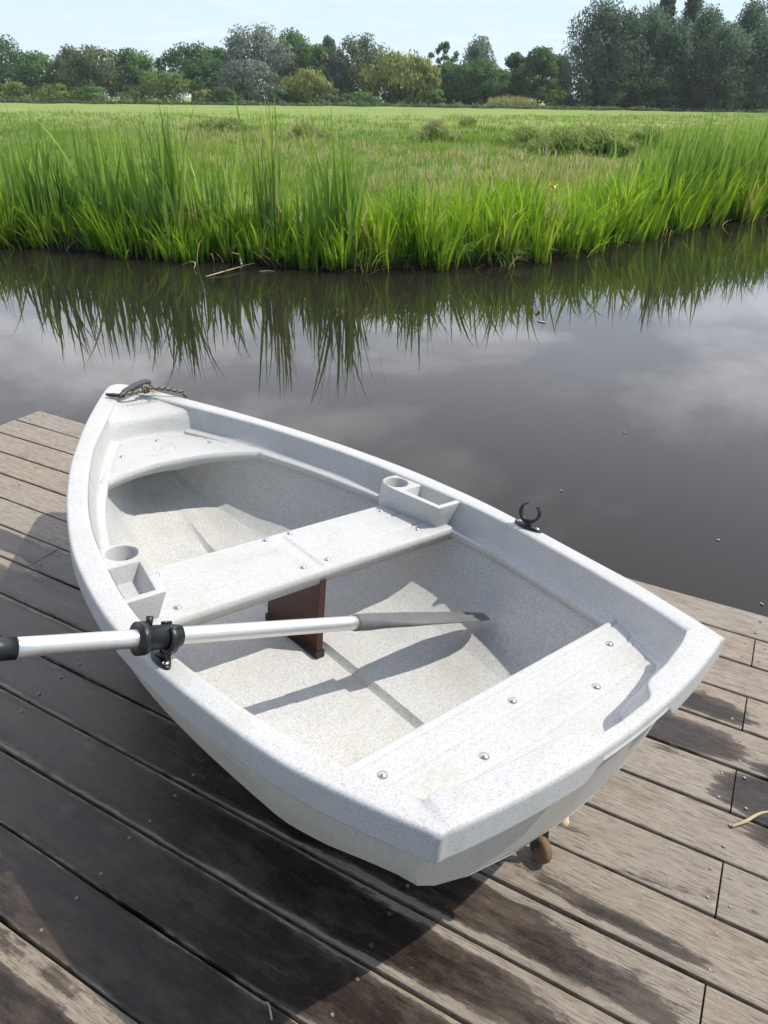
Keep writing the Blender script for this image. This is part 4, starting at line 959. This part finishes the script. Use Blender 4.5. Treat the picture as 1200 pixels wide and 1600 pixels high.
# bow handle
M_h = M_rubber
hp = catmull([P_(2.102, -.044, .008), P_(2.112, -.026, .012), P_(2.132, .006, .017), P_(2.150, .042, .022), P_(2.160, .074, .026), P_(2.160, .094, .024)], 8)
parts = [tube(hp, np.interp(np.linspace(0, 1, len(hp)), [0, .12, .2, .5, .85, 1], [.006, .009, .0125, .0135, .0130, .011]), 12)]
parts.append(tube([P_(2.160, .090, .024), P_(2.152, .090, .012), P_(2.145, .086, .002)], [.009, .008, .010], 8))
o = mesh('carry_handle', *join(parts), M_h, boat); o['label'] = 'dark grey rubber carrying handle at the bow'
pad = [(2.137, -.088), (2.118, -.082), (2.088, -.050), (2.085, -.036), (2.098, -.032), (2.125, -.060)]
mesh('handle_plate', *extrude([(s, -t_) for s, t_ in pad], .0, .010), M_black, o)
# stern wheel on its bracket
wl_ = lathe([(.0001, -.012), (.022, -.012), (.029, -.010), (.032, -.005), (.032, .005), (.029, .010), (.022, .012), (.0001, .012)], 26, frame_z(V3(.25, 1, .1), V3(*P_(.128, .122, -.562))))
wo2 = mesh('launching_wheel', *wl_, M_rust, boat)
mesh('wheel_bracket', *join([tube([P_(.16, .095, -.36), P_(.150, .104, -.45), P_(.135, .106, -.552)], .012, 8, flat=.4), tube([P_(.16, .15, -.36), P_(.150, .145, -.45), P_(.135, .144, -.552)], .012, 8, flat=.4), tube([P_(.135, .10, -.552), P_(.135, .15, -.552)], .006, 8)]), M_joist, wo2)
mesh('wheel_peg', *join([tube([P_(.060, .02, -.262), P_(.042, .008, -.292), P_(.034, .0, -.300), P_(.03, -.004, -.306)], [.004, .010, .012, .008], 10)]), mat_plain('pale_wood_peg', (.62, .47, .30), .8, 0, .3, 80, .3), wo2)

# ------------------------------------------------------------------ oar (held by the near oarlock)
MBn = np.array(MB)
def bw(p): q = np.array(P_(*p)); return MBn[:3, :3]@q+MBn[:3, 3]
oar = empty('oar', mat=MB.copy()); tag(oar, 'aluminium oar with grey blade resting in the near oarlock, its blade on the boat floor', 'oar')
OP = lambda k: OA+(OT-OA)*k
pl3 = lambda k: P_(*OP(k))
mesh('shaft', *tube([pl3(k) for k in np.linspace(-.29, .545, 12)], .0173, 28), M_alu, oar)
gp = np.linspace(-.75, -.252, 20); mesh('grip', *tube([pl3(k) for k in gp], [.0190]*18+[.0200, .0200], 24), M_black, oar)
# collar: flange, tapered sleeve, clamp screw
ck = [-.048, -.047, -.030, -.029, -.026, .026, .040, .041]; crd = [.0175, .0315, .0315, .028, .0238, .0228, .0212, .0175]
col_ = mesh('collar', *tube([pl3(k) for k in ck], crd, 32, caps=False), M_black, oar)
for pp in col_.data.polygons: pp.use_smooth = True
nc = OP(-.016); parts = [tube([P_(*(nc+V3(.010, 0, .022))), P_(*(nc+V3(.018, .006, .036)))], [.006, .007], 12)]
mesh('clamp_screw', *join(parts), M_black, col_)
# blade
cl = V3(-.4397, -.9952, .8306); od = OD; mid_ = OP(.78); vw = mid_-cl; vw /= np.linalg.norm(vw)
wa_ = vw-(vw@od)*od; wa_ /= np.linalg.norm(wa_); na_ = np.cross(od, wa_)
if na_[2] < 0: na_ = -na_
rot_ = math.radians(9); wa2 = wa_*math.cos(rot_)+na_*math.sin(rot_); na2 = na_*math.cos(rot_)-wa_*math.sin(rot_)
wa_, na_ = wa2, na2
def blade(k0, k1, nq=40, nc_=64):
    V = []
    for u in np.linspace(k0, k1, nq):
        x = (u-.495)/(1-.495)
        hw = float(np.interp(x, [0, .10, .25, .45, .65, .82, .92, .97, 1.0], [.0205, .0205, .028, .046, .060, .063, .053, .034, .008])); th = float(np.interp(x, [0, .10, .3, .55, .85, 1], [.0205, .0205, .015, .009, .005, .003]))
        for a in np.linspace(0, 2*PI, nc_, endpoint=False):
            ca, sa = math.cos(a), math.sin(a); f = float(np.clip(x/.35, 0, 1)); e = abs(ca)
            hgt = th*sa*(1-f) + f*np.sign(sa)*(th*(abs(sa)**.5)*.55 + .013*math.exp(-(ca/.12)**2)*(1-x*.6)*min(1, (1.02-x)/.22)*(1 if abs(sa) > .1 else 0) + .008*math.exp(-((e-.60)/.09)**2)*(1-.3*x)*min(1, (1.02-x)/.22))
            cup_ = -.010*f*(ca*ca)
            V.append(P_(*(OP(u)+wa_*hw*ca+na_*(hgt+cup_))))
    return np.array(V), grid_faces(nq, nc_, True)+[tuple(range(nc_-1, -1, -1)), tuple((nq-1)*nc_+i for i in range(nc_))]
bl = mesh('blade', *blade(.495, .90), M_bladegrey, oar)
mesh('blade_tip', *blade(.90, 1.0, 10), M_bladetip, bl)

# ------------------------------------------------------------------ rope tied round the bow handle
rp = catmull([P_(2.092, -.052, .012), P_(2.082, -.02, .015), P_(2.086, .02, .016), P_(2.098, .050, .019), P_(2.084, .085, .022), P_(2.066, .12, .020), P_(2.052, .150, .013), P_(2.046, .176, .004), P_(2.046, .186, -.03), P_(2.05, .188, -.12), P_(2.06, .18, -.40)], 14)
rp = resample(rp, 220)
def rope_mesh(path, r):
    path = np.asarray(path); n = 12; v, F = tube(path, r, n); L = np.r_[0, np.cumsum(np.linalg.norm(np.diff(path, axis=0), axis=1))]
    tw = np.repeat(L, n)*2*PI/.022 + np.tile(np.linspace(0, 4*PI, n, endpoint=False), len(path)); return v, F, tw
rv_, rf_, tw_ = rope_mesh(rp, .0068)
rope = mesh('rope', rv_, rf_, M_rope, attrs={'tw': tw_}); rope.matrix_world = MB.copy(); tag(rope, 'twisted dark and beige mooring rope knotted at the bow handle', 'rope')
kn = []
for k in range(4):
    a = np.linspace(0, 2*PI, 40); c = V3(*P_(2.098, .050, .020)); e_ = frame_z(V3(math.cos(k*1.1), math.sin(k*1.1), .4*math.sin(k*2)), c)
    kn.append((e_[:3, 0][None]*np.cos(a)[:, None]*.013+e_[:3, 1][None]*np.sin(a)[:, None]*.013)+c)
Vk, Fk, Tk, kk = [], [], [], 0
for q in kn:
    v, F, tw = rope_mesh(q, .0058); Vk.append(v); Fk += [tuple(i+kk for i in f) for f in F]; kk += len(v); Tk.append(tw)
mesh('knot', np.vstack(Vk), Fk, M_rope, rope, attrs={'tw': np.concatenate(Tk)})
fr = [tube([P_(2.092, .052, .018), P_(2.070+.010*random.random(), .050+.03*random.random(), .010+.01*random.random()), P_(2.052+.02*random.random(), .045+.05*random.random(), .004)], [.0016, .0012, .0006], 5) for _ in range(12)]
mesh('frayed_end', *join(fr), M_dry, rope)

# ------------------------------------------------------------------ thin summer haze over the meadow
t = NT('thin_haze'); pv_ = t.n('ShaderNodeVolumePrincipled'); pv_.inputs['Color'].default_value = (.90, .95, 1., 1); pv_.inputs['Density'].default_value = HAZE; pv_.inputs['Anisotropy'].default_value = .2
t.l(pv_.outputs[0], t.out.inputs['Volume'])
X0, X1, Y0, Y1, Z0, Z1 = -960., 960., -330., 2000., -4., 60.
hv = [(x, y, z) for z in (Z0, Z1) for x, y in ((X0, Y0), (X1, Y0), (X1, Y1), (X0, Y1))]
hz_ = mesh('haze', hv, [(3, 2, 1, 0), (4, 5, 6, 7), (0, 1, 5, 4), (1, 2, 6, 5), (2, 3, 7, 6), (3, 0, 4, 7)], t.m, smooth=False); tag(hz_, kind='stuff')
